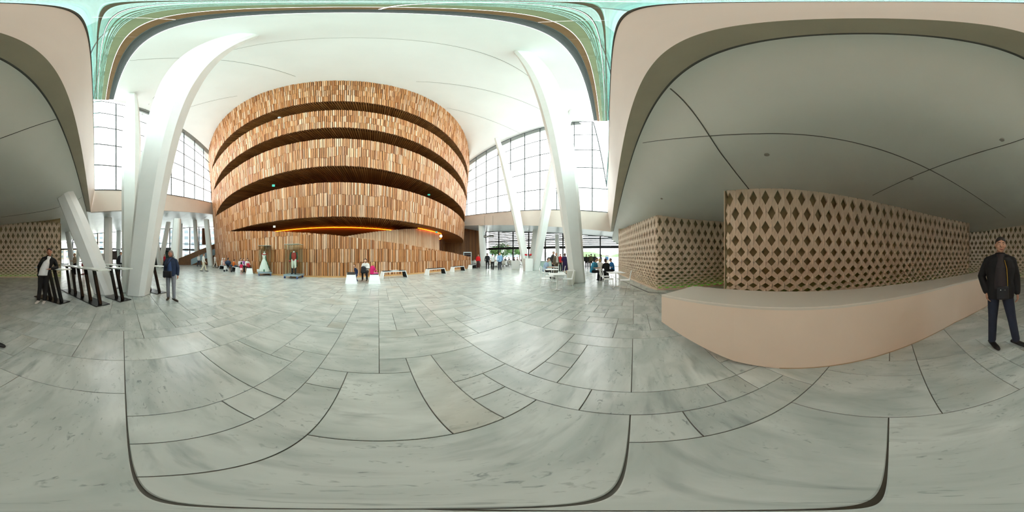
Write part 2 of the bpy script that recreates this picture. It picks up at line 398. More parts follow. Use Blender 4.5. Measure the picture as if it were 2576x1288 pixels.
def zlow(q, p):
    f = min(1, max(0, (p-.66)/1.2)); f = f*f*(3-2*f); qc = max(-13, min(15, q))
    return max(2.6, zraw(q, p) + f*float(np.dot(coef, basis(qc, p))))
lc = MB(); nq, np_ = 90, 44
ps = [.66 + 14*(i/np_)**1.6 for i in range(np_+1)]
for i in range(nq+1):
    q = lerp(-31, 24.5, i/nq)
    for p in ps: lc.v.append(tuple(W(q, -p, zlow(q, p)-EYE)))
for i in range(nq):
    for k in range(np_): a = i*(np_+1)+k; lc.f.append((a, a+1, a+np_+2, a+np_+1))
lowc = struct(obj('ceiling.001', lc, M_low, smooth=True), 'low grey-green ceiling sloping down behind the camera', 'ceiling')
lj = MB()
def lowline(p0, p1, r=.008):
    pts = []
    for i in range(41):
        x, y = lerp(p0[0], p1[0], i/40), lerp(p0[1], p1[1], i/40); q, s = QS(x, y)
        if -s < .67: continue
        pts.append((x, y, zlow(q, -s)-.004))
    lj.tube(pts, r, 5)
u2 = Vector((-.82,-.57)).normalized()
lowline((1.77,-.34),(3.3,-2.95), .01); lowline((1.37-u2.x*5, -1.69-u2.y*5), (1.37+u2.x*8.5, -1.69+u2.y*8.5)); lowline((-3.0,-.75),(.5,-4.6)); lowline((-9,-1.2),(-6.5,-6))
obj('panel_joint', lj, M_joint, lowc)
for (x, y) in ((1929,389),(2293,450),(2520,352),(1665,500)):
    a = az(x); l = lat(y); d = 2
    for _ in range(30):
        px, py = V2(a, d); q, s = QS(px, py); d = (zlow(q, -s)-EYE)/math.tan(l)
    m_ = MB(); m_.tube([(0,0,.02),(0,0,-.012)], .045, 16)
    o = obj('ceiling_sensor', m_, mat('sensor_grey', '9a978b', .5), lowc); o.location = (px, py, zlow(q, -s))

# ---- side ceilings (pale metal) from the fascias out to the facades
FACL = [(-29.0,-19),(-30.5,-8),(-31.5,4),(-33,16),(-33.5,24)]; FZL = [4.9, 5.6, 6.6, 8.0, 9.0]
FACR = [(16.6,29.5),(18.4,23.7),(21.0,15),(22.6,8),(23.4,0),(23.8,-9)]; FZR = [6.4, 6.0, 5.3, 4.7, 3.9, 3.6]
def resample(P, Z, n):
    L = [0]
    for i in range(1, len(P)): L.append(L[-1] + math.dist(P[i], P[i-1]))
    xs = [p[0] for p in P]; ys = [p[1] for p in P]; o = []
    for i in range(n+1):
        t = L[-1]*i/n; o.append((interp(t, L, xs), interp(t, L, ys), interp(t, L, Z)))
    return o
def sideceil(fn, fac, label, name, tmax, flip=False):
    n = len(fac)-1; m_ = MB(); A = []
    for i in range(n+1): t = tmax*i/n; v = fn(t); A.append(W(v[0], v[1], v[2]+.03))
    m_.strip(A, [Vector(f) for f in fac]); return struct(obj(name, m_, M_metalceil), label, 'ceiling')
fl = resample(FACL[1:], FZL[1:], 16); fr_ = list(reversed(resample(FACR[:5], FZR[:5], 16)))
sideceil(fasL, fl, 'pale metal ceiling over the entrance side on the left', 'ceiling.002', 1.5)
sideceil(fasR, fr_, 'pale metal ceiling over the restaurant side on the right', 'ceiling.003', 1.5)

# ---- clerestory glass
def glazing(name, label, bottom, top, cols, rows_, m_glass, bar_r=.068, fin=None, spider=True):
    root = sroot(name, label, 'window'); bars = MB(); pts = [[None]*(rows_+1) for _ in range(cols+1)]
    for i in range(cols+1):
        b, t = bottom(i/cols), top(i/cols)
        for k in range(rows_+1): pts[i][k] = b.lerp(t, k/rows_)
    for i in range(cols):
        for k in range(rows_):
            a, b, c, d = pts[i][k], pts[i+1][k], pts[i+1][k+1], pts[i][k+1]; cen = (a+b+c+d)/4
            n = (b-a).cross(d-a).normalized()*.012; g_ = .992
            q = [cen + (p-cen)*g_ for p in (a,b,c,d)]
            m_ = MB(); m_.hexa([p-n-cen for p in q] + [p+n-cen for p in q])
            o = obj('pane', m_, m_glass, root); o.location = cen
    for i in range(cols+1): bars.tube(pts[i], bar_r*.9, 5)
    for k in range(rows_+1): bars.tube([pts[i][k] for i in range(cols+1)], bar_r*.8, 5)
    obj('glazing_bar', bars, mat('bar_grey', '474d50', .5), root)
    if spider:
        for i in range(1, cols):
            for k in range(1, rows_):
                m_ = MB(); p = pts[i][k]; m_.tube([(-.12,0,0),(.12,0,0)], .02, 5); m_.tube([(0,0,-.1),(0,0,.1)], .02, 5)
                o = obj('bracket', m_, M_dark, root); o.location = p
    return root, pts
def topL(t): q, s = fasL(t*1.15)[:2]; return W(q, s, hceil(q, s)-.1 if t < .95 else hceil(q, s)+.2)
def topR(t): q, s = fasR(t*1.15)[:2]; return W(q, max(s, 1.5), hceil(q, max(s, 1.5))-.1)
glazing('window_1', 'tall left clerestory glass wall above the pale fascia', lambda t: W(fasL(t*1.15)[0], fasL(t*1.15)[1], fasL(t*1.15)[3]), topL, 10, 5, M_pane)
glazing('window_2', 'tall right clerestory glass wall above the pale fascia', lambda t: W(fasR(t*1.15)[0], fasR(t*1.15)[1], fasR(t*1.15)[3]), topR, 12, 5, M_pane)
root, pts = glazing('window_3', 'green-tinted glass wall rising overhead from the edge beam', lambda t: W(lerp(qL,qR,t), -.056, hA(lerp(qL,qR,t))), lambda t: W(lerp(qL-.4,qR,t), .5, hceil(lerp(qL-.4,qR,t), 1.45)+.1), 14, 7, M_teal, .012, spider=False)
for i in range(0, 15):
    m_ = MB(); fdir = Vector((F[0], F[1], 0))
    a, b = pts[i][0], pts[i][-1]; n = Vector((E[0], E[1], 0))*.008
    m_.hexa([a-n-a, a+n-a, a+n-fdir*.32-a, a-n-fdir*.32-a, b-n-a, b+n-a, b+n-fdir*.32-a, b-n-fdir*.32-a]); o = obj('glass_fin', m_, M_teal, root); o.location = a

# cornice strips between the overhead glass and the ceiling edge: grille, timber and ochre panels
def cornice(name, s0, s1, m, dz=0, seg=14):
    for i in range(seg):
        a, b = lerp(qL-.3, qR, (i+.004)/seg), lerp(qL-.3, qR, (i+.996)/seg); m_ = MB(); h0 = hceil(a, 1.45)+.05+dz; h1 = hceil(b, 1.45)+.05+dz
        c = W((a+b)/2, (s0+s1)/2, h0); m_.hexa([W(a,s0,h0)-c, W(b,s0,h1)-c, W(b,s1,h1)-c, W(a,s1,h0)-c] + [W(a,s0,h0+.08)-c, W(b,s0,h1+.08)-c, W(b,s1,h1+.08)-c, W(a,s1,h0+.08)-c]); o = obj(name, m_, m, ceiling); o.location = c
cornice('ochre_panel', .5, .80, mat('cornice_ochre','8f9674',.5,var=.15,scale=2)); cornice('timber_panel', .815, 1.07, mat('cornice_timber','80603f',.5,var=.2,scale=2))
mb = MB()
for k in range(9):
    s_ = 1.09 + k*.04; mb.tube([W(lerp(qL-.3,qR,i/14), s_, hceil(lerp(qL-.3,qR,i/14),1.45)+.04) for i in range(15)], .011 if k else .016, 4)
obj('grille_rods', mb, mat('grille_grey','59615f',.5), ceiling)
mb = MB(); mb.strip([W(lerp(qL-.3,qR,i/14), 1.07, hceil(lerp(qL-.3,qR,i/14),1.45)+.22) for i in range(15)], [W(lerp(qL-.3,qR,i/14), 1.46, hceil(lerp(qL-.3,qR,i/14),1.45)+.22) for i in range(15)]); obj('grille_back', mb, mat('grille_back','3a403f',.7), ceiling)
# closing strips where the low ceiling meets the side ceilings
for (q0, q1, A0, F0, nm) in ((-12.5, -31, W(-12.5,-.35,3.48), Vector(fl[0]), 'ceiling.004'), (17.5, 24.5, W(17.5,-.35,2.66), Vector(fr_[0]), 'ceiling.005')):
    mb = MB(); lo = []; hi = []
    for i in range(11):
        q = lerp(q0, q1, i/10); lo.append(W(q, -.66, zlow(q, .66)-EYE)); hi.append(A0.lerp(F0, i/10))
    mb.strip(lo, hi); mb.strip([p+Vector((0,0,.02)) for p in hi], [p+Vector((0,0,1.2)) for p in hi]); struct(obj(nm, mb, M_metalceil), 'narrow pale ceiling strip joining the low ceiling to the %s side' % ('left' if q0 < 0 else 'right'), 'ceiling')
# ---- the wooden drum ------------------------------------------------------------
drum = thing('auditorium_drum', 'huge curved oak-battened auditorium drum with four dark crescent balcony openings', 'wooden wall', (DC[0], DC[1], 0))
THN, THX = -75, 75
def opn(d):                        # how far open a balcony slot is at an angle
    a = min(1, max(0, (d+37)/14)); b = min(1, max(0, (46-d)/9)); return math.sin(min(a, b)*math.pi/2)**.8 if min(a, b) > 0 else 0
BANDS = [(16.1, 20.35), (12.25, 14.65), (8.25, 10.97), (4.25, 6.88)]
OPEN = [(14.65, 16.1), (10.97, 12.25), (6.88, 8.25)]
def sag(d, z): return -.0007*d*d*(z/20)
def edge(zlo, zhi, d, upper):
    mid = zlo + .35*(zhi-zlo); o = opn(d); z = (mid + (zhi-mid)*o) if upper else (mid - (mid-zlo)*o); return z + sag(d, z)
def btop(i, d): return ztop(R(d)) if i == 0 else edge(*OPEN[i-1], d, False)
def bbot(i, d): return edge(*OPEN[i], d, True) if i < 3 else 4.25 + sag(d, 4.25)
LOCAL = lambda p: (p[0]-DC[0], p[1]-DC[1], p[2])
def batten(mbx, d, w, r0, z0, z1, dep, local=True):
    t = R(d); h = math.degrees(w/2/25)
    P = []
    for z in (z0, z1):
        for dd, rr in ((-h, 0), (h, 0), (h, dep), (-h, dep)):
            p = pol(R(d+dd), r0(z)+rr, z); P.append(LOCAL(p) if local else p)
    mbx.hexa([P[0],P[1],P[2],P[3],P[4],P[5],P[6],P[7]])
PIT = math.degrees(.125/25)
def courses(name, zb, zt, n, d0, d1, r0, mbat, step=.16, backing=True):
    m_ = MB(); d = d0; jit = [0]*(n+1); cnt = 0
    while d < d1:
        if cnt <= 0:
            cnt = random.choice((2,3,4,4,5,6)); jit = [random.uniform(-step, step) for _ in range(n+1)]
        cnt -= 1; a, b = zb(d), zt(d)
        if b-a > .05:
            for k in range(n):
                z0 = a + (b-a)*k/n + (jit[k]*(b-a)/3.5 if k else random.uniform(0, .03)); z1 = a + (b-a)*(k+1)/n + (jit[k+1]*(b-a)/3.5 if k < n-1 else 0)
                batten(m_, d + random.uniform(-.1,.1)*PIT, random.uniform(.07,.1), r0, z0+.006, z1-.006, random.uniform(.03,.085))
        d += PIT
    o = obj(name, m_, mbat, drum, kind='stuff')
    if backing:
        m_ = MB(); A = []; B = []
        k = 0
        while d0 + k*1.0 <= d1: dd = d0+k; A.append(LOCAL(pol(R(dd), r0(zb(dd)), zb(dd)+.01))); B.append(LOCAL(pol(R(dd), r0(zt(dd)), zt(dd)-.01))); k += 1
        m_.strip(A, B); A2 = [LOCAL(pol(R(d0+i), r0(zt(d0+i))-.3, zt(d0+i)-.01)) for i in range(len(A))]; m_.strip(B, A2)
        B2 = [LOCAL(pol(R(d0+i), r0(zb(d0+i))-.3, zb(d0+i)+.01)) for i in range(len(A))]; m_.strip(B2, A); m_.strip(A2, B2)
        obj('backing', m_, M_woodback, drum)
    return o
for i in range(4):
    courses('balcony_band', lambda d, i=i: bbot(i, d), lambda d, i=i: btop(i, d), 4 if i == 0 else 3, THN, THX, lambda z: rad(z), M_wood)
# soffits of the slots, with radial slats, and dark walls behind them
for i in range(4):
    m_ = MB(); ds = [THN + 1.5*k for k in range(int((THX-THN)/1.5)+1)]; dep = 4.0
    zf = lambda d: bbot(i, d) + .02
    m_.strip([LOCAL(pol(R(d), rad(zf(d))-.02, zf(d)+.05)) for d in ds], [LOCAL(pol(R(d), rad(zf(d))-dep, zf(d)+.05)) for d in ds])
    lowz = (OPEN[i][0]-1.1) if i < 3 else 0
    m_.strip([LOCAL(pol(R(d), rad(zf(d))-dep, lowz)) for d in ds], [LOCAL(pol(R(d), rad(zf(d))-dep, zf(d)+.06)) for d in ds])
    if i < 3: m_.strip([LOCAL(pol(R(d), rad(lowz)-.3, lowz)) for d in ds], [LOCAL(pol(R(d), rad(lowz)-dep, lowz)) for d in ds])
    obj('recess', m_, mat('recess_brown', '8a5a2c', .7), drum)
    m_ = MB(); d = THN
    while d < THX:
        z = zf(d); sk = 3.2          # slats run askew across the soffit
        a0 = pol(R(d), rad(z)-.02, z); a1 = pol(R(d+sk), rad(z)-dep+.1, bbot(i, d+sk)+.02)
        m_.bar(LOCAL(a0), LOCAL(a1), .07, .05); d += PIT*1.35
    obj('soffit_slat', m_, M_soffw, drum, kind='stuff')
# lower wall left of the ramp, closed to the floor
courses('base_wall', lambda d: 0.1, lambda d: bbot(3, d)+.05 if d < -36 else interp(d, [-36,-27.6], [bbot(3,-36)+.05, 4.28]), 5, THN, -27.6, lambda z: rad(z), M_wood)
# ramp parapet sweeping down to the right
RT = ([-27.6,-21.6,-12.7,0,3.6,10,17.2,25.4,32.3], [4.28,3.93,3.5,2.92,2.72,2.48,2.2,1.83,1.36])
def rramp(d): return 25.15 + (1.75*((d-14)/18.3)**2 if d > 14 else 0) - (.2 if d < -20 else 0)
def rampz(d): return interp(d, *RT)
def rr(d, z): return rramp(d) + min(1, max(0, (-8-d)/14))*(rad(z)-24.9+(.0 if d > -20 else .0))
rampwall = thing('ramp_parapet', 'curved oak-battened ramp parapet sweeping down to the right in front of the drum', 'wooden wall', (DC[0], DC[1], 0))
mb = MB(); ds = [-27.6 + .5*k for k in range(121) if -27.6+.5*k <= 32.3] + [32.3]
f0 = [LOCAL(pol(R(d), rr(d,.1), .1)) for d in ds]; f1 = [LOCAL(pol(R(d), rr(d,rampz(d)), rampz(d)-.01)) for d in ds]
g0 = [LOCAL(pol(R(d), rramp(d)-.28, .1)) for d in ds]; g1 = [LOCAL(pol(R(d), rramp(d)-.28, rampz(d)-.01)) for d in ds]
mb.strip(f0, f1); mb.strip(f1, g1); mb.strip(g1, g0); mb.add([f0[-1], g0[-1], g1[-1], f1[-1]], [(0,1,2,3)]); obj('backing', mb, M_woodback, rampwall)
mb = MB(); b0 = [LOCAL(pol(R(d), rramp(d)+.05, 0)) for d in ds]; b1 = [LOCAL(pol(R(d), rramp(d)+.05, .11)) for d in ds]; b2 = [LOCAL(pol(R(d), rramp(d)-.25, .11)) for d in ds]
mb.strip(b0, b1); mb.strip(b1, b2); obj('plinth', mb, mat('plinth_oak', 'd2a068', .5, var=.15, scale=3), rampwall)
d = -27.5; cnt = 0; stuff = MB(); big = []; jit = [0,0,0]
while d < 32.2:
    if cnt <= 0: cnt = random.choice((2,3,4,5)); jit = [random.uniform(-.05,.05) for _ in range(4)]
    cnt -= 1; zt = rampz(d); cuts = [.11, 1.05+jit[0], 2.0+jit[1], 3.0+jit[2], 3.9+jit[3]]
    cuts = [c for c in cuts if c < zt-.08] + [zt + random.uniform(-.02,.02)]
    for k in range(len(cuts)-1):
        rec = (d + random.uniform(-.1,.1)*PIT, random.uniform(.07,.1), cuts[k]+.006, cuts[k+1]-.006, random.uniform(.03,.1))
        if -7.5 < d < 18 and k < 2 and len(big) < 300: big.append(rec)
        else:
            batten(stuff, rec[0], rec[1], lambda z, d_=rec[0]: rr(d_, z), rec[2], rec[3], rec[4])
    d += PIT
obj('batten_field', stuff, M_wood, rampwall, kind='stuff')
unit = MB(); unit.box((0,0,.5), (1,1,1)); um = unit.mesh('batten'); um.materials.append(M_wood)
for (d, w, z0, z1, dep) in big:
    p = LOCAL(pol(R(d), rramp(d)+dep/2-.01, z0)); o = link('batten', um, None, rampwall, p); o.rotation_euler = (0,0,-(DF-R(d))); o.scale = (w, dep+.02, z1-z0)
# second parapet behind, pale smooth boards, rising to the soffit
mb = MB(); d = -1.5
def r2(z): return 23.7
def z2(d): return interp(d, [-1.5,0,8,17,27.4], [2.8,2.95,3.55,4.12,4.22])
while d < 27.4:
    batten(mb, d, .235, r2, 0.0, z2(d), .05); d += math.degrees(.235/23.7)*1.04
inner = thing('inner_ramp_wall', 'pale smooth-boarded inner ramp wall rising to the dark soffit behind the parapet', 'wooden wall', (DC[0], DC[1], 0))
obj('boards', mb, M_woodp, inner, kind='stuff')
mb = MB(); ds2 = [-1.5+i*1.0 for i in range(29)]
mb.strip([LOCAL(pol(R(d), 23.68, 0)) for d in ds2], [LOCAL(pol(R(d), 23.68, z2(min(d,27.4)))) for d in ds2]); mb.strip([LOCAL(pol(R(d), 23.68, z2(min(d,27.4)))) for d in ds2], [LOCAL(pol(R(d), 23.4, z2(min(d,27.4)))) for d in ds2])
obj('backing', mb, M_woodback, inner)
# amber light strips
def strip_led(d0, d1, r, z, name, label):
    m_ = WM(); n = 24; pts = [pol(R(lerp(d0, d1, i/n)), r if not callable(r) else r(lerp(d0,d1,i/n)), z(lerp(d0, d1, i/n))) for i in range(n+1)]
    m_.tube(pts, .014, 5); m_.v = m_.v; o = link(name, m_.mesh(name), M_led); tag(o, label, 'light strip', 'amber light strips under the drum'); return o
strip_led(-19, 15, lambda d: rad(4)-3.9, lambda d: 4.25+sag(d,4.25)-.05, 'light_strip', 'long amber light strip under the drum soffit above the ramp')
strip_led(17.5, 27.6, lambda d: 23.9, lambda d: 4.27+sag(d,4.25)-.06, 'light_strip', 'amber light strip along the top of the pale inner ramp wall')
strip_led(28, 38, lambda d: rad(4)-2.9, lambda d: 3.2+.08*(d-28), 'light_strip', 'short amber light strip in the dark gap right of the ramp')
mb = WM(); 
for i in range(9):
    d0 = 33+i*1.6; batten(mb, d0, .4, lambda z: rad(z)-3.0, 0, 4.2, .05, local=False)
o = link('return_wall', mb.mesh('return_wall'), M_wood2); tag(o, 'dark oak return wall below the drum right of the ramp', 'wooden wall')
# little signs in the openings
def small_sign(x, y, d, w, h, m, label, name='exit_sign'):
    p = AT(x, y, d); a = az(x); t = thing(name, label, 'sign', p, -a)
    m_ = MB(); m_.box((0,0,0), (w,.04,h)); obj('panel', m_, m, t); m_ = MB(); m_.box((0,.03,h/2+.03), (.03,.03,.08)); obj('bracket', m_, M_dark, t)
small_sign(688, 467, 12.6, .22, .2, mat('exit_green','2f9e8c',.5,emit='2f9e8c',es=.6), 'small green exit sign in third balcony opening, left side')
small_sign(1079, 490, 15.6, .24, .16, mat('exit_green','2f9e8c'), 'small green exit sign in third balcony opening, right side')
small_sign(690, 570, 13.4, .2, .17, mat('sign_white','f4f1e6',.5,emit='f4f1e6',es=.5), 'small white lit sign under the drum above the dress case', 'lit_sign')
small_sign(1098, 584, 15.8, .22, .14, mat('exit_green','2f9e8c'), 'small exit sign under the drum beside the pale inner wall')
p = AT(703, 298, 12.4); t = thing('dome_camera', 'small round dome camera in the top balcony opening', 'camera', p); m_ = MB(); m_.ell((0,0,0), (.12,.12,.1)); obj('dome', m_, mat('dome','9fb6c6',.2), t, True); m_ = MB(); m_.tube([(0,0,.05),(0,0,.16)], .13, 14); obj('mount', m_, M_white, t)
p = AT(1109, 594, 15.3); t = thing('wall_lamp', 'round white lamp at the end of the pale inner wall', 'lamp', p); m_ = MB(); m_.ell((0,0,0), (.14,.14,.16)); obj('bulb', m_, mat('lamp_white','fff2d8',.4,emit='ffdca0',es=1.2), t, True); m_ = MB(); m_.tube([(0,.1,0),(0,.3,0)], .04, 8); obj('arm', m_, M_dark, t)

# ---- lattice walls ----------------------------------------------------------------
ROWZ = [3.02,2.6,2.22,1.89,1.6,1.36,1.13,.93,.755,.61,.48,.37,.27,.18,.10]
ROWZ = [3.47] + ROWZ + [.03]
def dense(P):
    out_ = []
    n = len(P)
    for i in range(n-1):
        p0, p1, p2, p3 = [Vector(P[max(0,min(n-1,k))]) for k in (i-1,i,i+1,i+2)]
        for k in range(12):
            t = k/12; out_.append(.5*((2*p1)+(-p0+p2)*t+(2*p0-5*p1+4*p2-p3)*t*t+(-p0+3*p1-3*p2+p3)*t**3))
    out_.append(Vector(P[-1])); return out_
def lattice(name, label, P, ztopf, pitch, npart, smooth=True, zscale=1.0, zmax=3.3, green=True):
    pts = dense(P) if smooth else [Vector(p) for p in P]
    L = [0]
    for i in range(1, len(pts)): L.append(L[-1]+(pts[i]-pts[i-1]).length)
    xs = [p.x for p in pts]; ys = [p.y for p in pts]
    def at(u): return Vector((interp(u, L, xs), interp(u, L, ys)))
    def tan(u): return (at(min(L[-1], u+.05))-at(max(0, u-.05))).normalized()
    root = sroot(name, label, 'wall')
    Z = [z*zscale for z in ROWZ]; nrow = len(Z); s = pitch
    def ab(j):
        dz = (Z[max(0,j-1)]-Z[min(nrow-1,j+1)])/2 if 0 < j < nrow-1 else (Z[0]-Z[1] if j == 0 else Z[-2]-Z[-1])
        f = j/(nrow-1); return s*lerp(.315,.385,f), dz*lerp(.49,.43,f)
    tiles = {}
    def tile(j):
        if j in tiles: return tiles[j]
        a, b = ab(j); f = j/(nrow-1); dM = -lerp(.018,.075,f); dE = -.0; back = .06
        aD, bD = ab(min(nrow-1,j+1)); zD = Z[min(nrow-1,j+1)]-Z[j]; aU, bU = ab(max(0,j-1)); zU = Z[max(0,j-1)]-Z[j]
        pr = MB(); g_ = .994
        M_ = (0, dM, 0); Rr = (-s/2+a, dE, 0); Ll = (s/2-a, dE, 0); T = (0, dE+lerp(.0,-.02,f), zD+bD); B_ = (0, dE, zU-bU)
        def mid(p, q): return tuple((x+y)/2 for x, y in zip(p, q))
        mLD = mid(Rr, (-s/2, dE, -b)); nLD = mid(T, (-aD, dE, zD)); mRD = mid(Ll, (s/2, dE, -b)); nRD = mid(T, (aD, dE, zD))
        mLU = mid(Rr, (-s/2, dE, b)); nLU = mid(B_, (-aU, dE, zU)); mRU = mid(Ll, (s/2, dE, b)); nRU = mid(B_, (aU, dE, zU))
        rim = [Rr, mLD, nLD, T, nRD, mRD, Ll, mRU, nRU, B_, nLU, mLU]
        rim = [tuple((x*g_, y, z*g_)) for x, y, z in rim]
        vs = [M_] + rim + [(x, back, z) for x, y, z in rim]
        fs = [(0,4,1),(0,7,4),(0,10,7),(0,1,10),(1,4,3,2),(4,7,6,5),(7,10,9,8),(10,1,12,11)]
        fs += [(i, i % 12 + 1, i % 12 + 13, i + 12) for i in range(1, 13)]
        vs = [(x, y, z) for x, y, z in vs]; pr.add(vs, fs)
        me = pr.mesh('panel'); me.materials.append(M_lat); tiles[j] = (me, vs, fs); return tiles[j]
    place = []
    nu = int(L[-1]/s)
    for j in range(nrow):
        for c in range(nu+1):
            u = (c + (.5 if j % 2 else 0))*s + s/2
            if u > L[-1]-.02 or u < .02: continue
            if Z[j] > ztopf(u)+.25: continue
            place.append((j, u))
    cpt = Vector((0,0))
    place.sort(key=lambda ju: (at(ju[1])-cpt).length/ (abs(ROWZ[max(0,ju[0]-1)]-ROWZ[min(nrow-1,ju[0]+1)])+.3))
    st = MB()
    for i, (j, u) in enumerate(place):
        p = at(u); t = tan(u); ang = math.atan2(t.y, t.x); me, vs, fs = tile(j)
        if i < npart: link('panel', me, None, root, (p.x, p.y, Z[j]), (0,0,ang))
        else:
            c_, s_ = math.cos(ang), math.sin(ang); st.add([(p.x+x*c_-y*s_, p.y+x*s_+y*c_, Z[j]+z) for x, y, z in vs], fs)
    if st.v: obj('panel_field', st, M_lat, root, kind='stuff')
    n = 40; A = []; B = []; H = []; gl = []
    for i in range(n+1):
        u = L[-1]*i/n; p = at(u); t = tan(u); nn = Vector((-t.y, t.x)); k = p + nn*.16
        A.append((k.x, k.y, 0)); B.append((k.x, k.y, 4.6)); k2 = p+nn*.1; gl.append((k2.x, k2.y, .022))
    m_ = MB(); m_.strip(A, B); obj('backing', m_, M_latback, root)
    if green: m_ = MB(); m_.tube(gl, .02, 5); obj('light_strip', m_, M_green, root)
    m_ = MB(); fr0 = []; fr1 = []; fb = []
    for i in range(n+1):
        u = L[-1]*i/n; p = at(u); t = tan(u); nn = Vector((t.y, -t.x)); fr0.append((p.x+nn.x*.1, p.y+nn.y*.1, 0)); fr1.append((p.x+nn.x*.1, p.y+nn.y*.1, .05)); fb.append((p.x-nn.x*.1, p.y-nn.y*.1, .05))
    m_.strip(fr0, fr1); m_.strip(fr1, fb); obj('plinth', m_, M_lat, root)
    for u in (0, L[-1]):               # end posts close the hollow wall
        p = at(u); t = tan(u); nn = Vector((-t.y, t.x)); m_ = MB(); m_.hexa([(p.x,p.y,0),(p.x+t.x*.02,p.y+t.y*.02,0),(p.x+t.x*.02+nn.x*.3,p.y+t.y*.02+nn.y*.3,0),(p.x+nn.x*.3,p.y+nn.y*.3,0)]+[(p.x,p.y,3.85),(p.x+t.x*.02,p.y+t.y*.02,3.85),(p.x+t.x*.02+nn.x*.3,p.y+t.y*.02+nn.y*.3,3.85),(p.x+nn.x*.3,p.y+nn.y*.3,3.85)]); obj('end_post', m_, M_lat, root)
    return root
lattice('wall_back', 'cream diamond-lattice wall rising behind the reception counter', [(3.62,-2.22),(2.62,-3.07),(1.83,-3.88),(.9,-4.83),(-.25,-5.85),(-2.05,-7.15),(-4.35,-8.25)], lambda u: 3.3, .306, 300)
lattice('wall_right', 'cream diamond-lattice block standing beside the cafe tables', [(13.9,1.36),(7.45,-.86),(7.12,-.98),(7.02,-1.2),(7.1,-4.9)], lambda u: 3.95, .34, 300, False, 1.0)
lattice('wall_left', 'far cream diamond-lattice wall lit green at its foot', [(-5.6,-11.8),(-7.9,-8.5),(-10.85,-4.3)], lambda u: 4.2, .34, 300, False, 1.12)
mb = MB()
for a, b in ((G(1530,690), G(1632,735.6)), (G(1632,735.6), G(1690,738))): mb.bar((a[0],a[1],.001),(b[0],b[1],.001), .06, .006)
tag(obj('floor_channel', mb, M_dark), 'dark metal channel in the floor around the right lattice block', 'floor channel')
# closing walls behind the lattices and the drum, out of sight
mb = MB(); mb.add([(-30,-15.5,0),(24,-15.5,0),(24,-15.5,6),(-30,-15.5,6)], [(0,1,2,3)]); struct(obj('wall_far', mb, M_low), 'plain wall closing the foyer behind the lattice walls', 'wall')

# ---- facades ---------------------------------------------------------------------
def facade(name, label, P, Z, bay, header, louvers=False, split=1):
    root = sroot(name, label, 'window'); n = int(sum(math.dist(P[i], P[i+1]) for i in range(len(P)-1))/bay); S = resample(P, Z, n)
    fr = MB()
    for i in range(n+1):
        x, y, z = S[i]; fr.box((x, y, z/2), (.18,.18,z), 0)
        if i == n: break
        x2, y2, z2_ = S[i+1]; t = Vector((x2-x, y2-y, 0)).normalized()
        for (za, zb, z2b) in ((0.05, header-.1, header-.1), (header+.1, z-.02, z2_-.02)):
            k = split if za > 1 else 1
            for c in range(k):
                xa, ya, xb, yb = lerp(x,x2,c/k), lerp(y,y2,c/k), lerp(x,x2,(c+1)/k), lerp(y,y2,(c+1)/k)
                m_ = MB(); nn = Vector((-t.y, t.x, 0))*.01
                za2, zb2 = lerp(zb,z2b,c/k), lerp(zb,z2b,(c+1)/k)
                cen = Vector(((xa+xb)/2,(ya+yb)/2,za))
                q = [Vector((xa,ya,za))+t*.05, Vector((xb,yb,za))-t*.05, Vector((xb,yb,zb2))-t*.05, Vector((xa,ya,za2))+t*.05]
                m_.hexa([p-nn-cen for p in q]+[p+nn-cen for p in q]); o = obj('pane', m_, M_pane, root); o.location = cen
                if za > 1: fr.bar((xb,yb,za),(xb,yb,zb2), .05)
        fr.bar((x,y,header),(x2,y2,header), .16, .3); fr.bar((x,y,z-.03),(x2,y2,z2_-.03), .1, .1); fr.bar((x,y,.03),(x2,y2,.03), .1, .06)
        fr.bar((x,y,header+1.25),(x2,y2,header+1.25), .07, .1)
        if louvers:
            zz = header+.25
            while zz < max(z, z2_)+.3:
                lv = MB(); nn = Vector((t.y, -t.x, 0)); o_ = nn*-.9 if (nn.x*x+nn.y*y) < 0 else nn*.9
                a = Vector((x,y,zz))+o_; b = Vector((x2,y2,zz))+o_; c_ = (a+b)/2; lv.bar(a-c_, b-c_, .22, .15); o = obj('louver', lv, mat('louver_alu','5f6b71',.4,.4), root); o.location = c_; zz += .3
    obj('frame', fr, M_dark, root); return root
facade('window_4', 'left glazed entrance facade with dark mullions and door header', FACL, FZL, 2.4, 2.85)
facade('window_5', 'right glazed harbour facade with dark header and horizontal louvers', FACR[1:], FZR[1:], 2.6, 2.75, True)
# closing oak wall from the drum to the right facade, and wall behind the left stair
mb = WM()
def boardwall(a, b, z, w=.3):
    n = int(math.dist(a, b)/w)
    for i in range(n):
        p = (lerp(a[0],b[0],i/n), lerp(a[1],b[1],i/n)); q = (lerp(a[0],b[0],(i+.9)/n), lerp(a[1],b[1],(i+.9)/n)); k = random.uniform(0,.03)
        mb.hexa([(p[0],p[1],0),(q[0],q[1],0),(q[0],q[1]+.12+k,0),(p[0],p[1]+.12+k,0),(p[0],p[1],z),(q[0],q[1],z),(q[0],q[1]+.12+k,z),(p[0],p[1]+.12+k,z)])
boardwall((9.5,27.5),(18.3,24.0), 8)
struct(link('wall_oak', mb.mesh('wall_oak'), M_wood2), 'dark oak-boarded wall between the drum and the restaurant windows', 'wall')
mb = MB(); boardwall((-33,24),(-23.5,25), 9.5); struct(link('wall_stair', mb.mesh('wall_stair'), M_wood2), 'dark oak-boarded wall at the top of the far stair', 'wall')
# outside ground, water and far shore
mb = MB(); mb.add([(-400,-400,-.06),(400,-400,-.06),(400,400,-.06),(-400,400,-.06)], [(0,1,2,3)]); struct(obj('plaza_ground', mb, mat('plaza_marble','dcdedb',.7,var=.06,scale=.1)), 'white stone plaza outside the glass', 'ground')
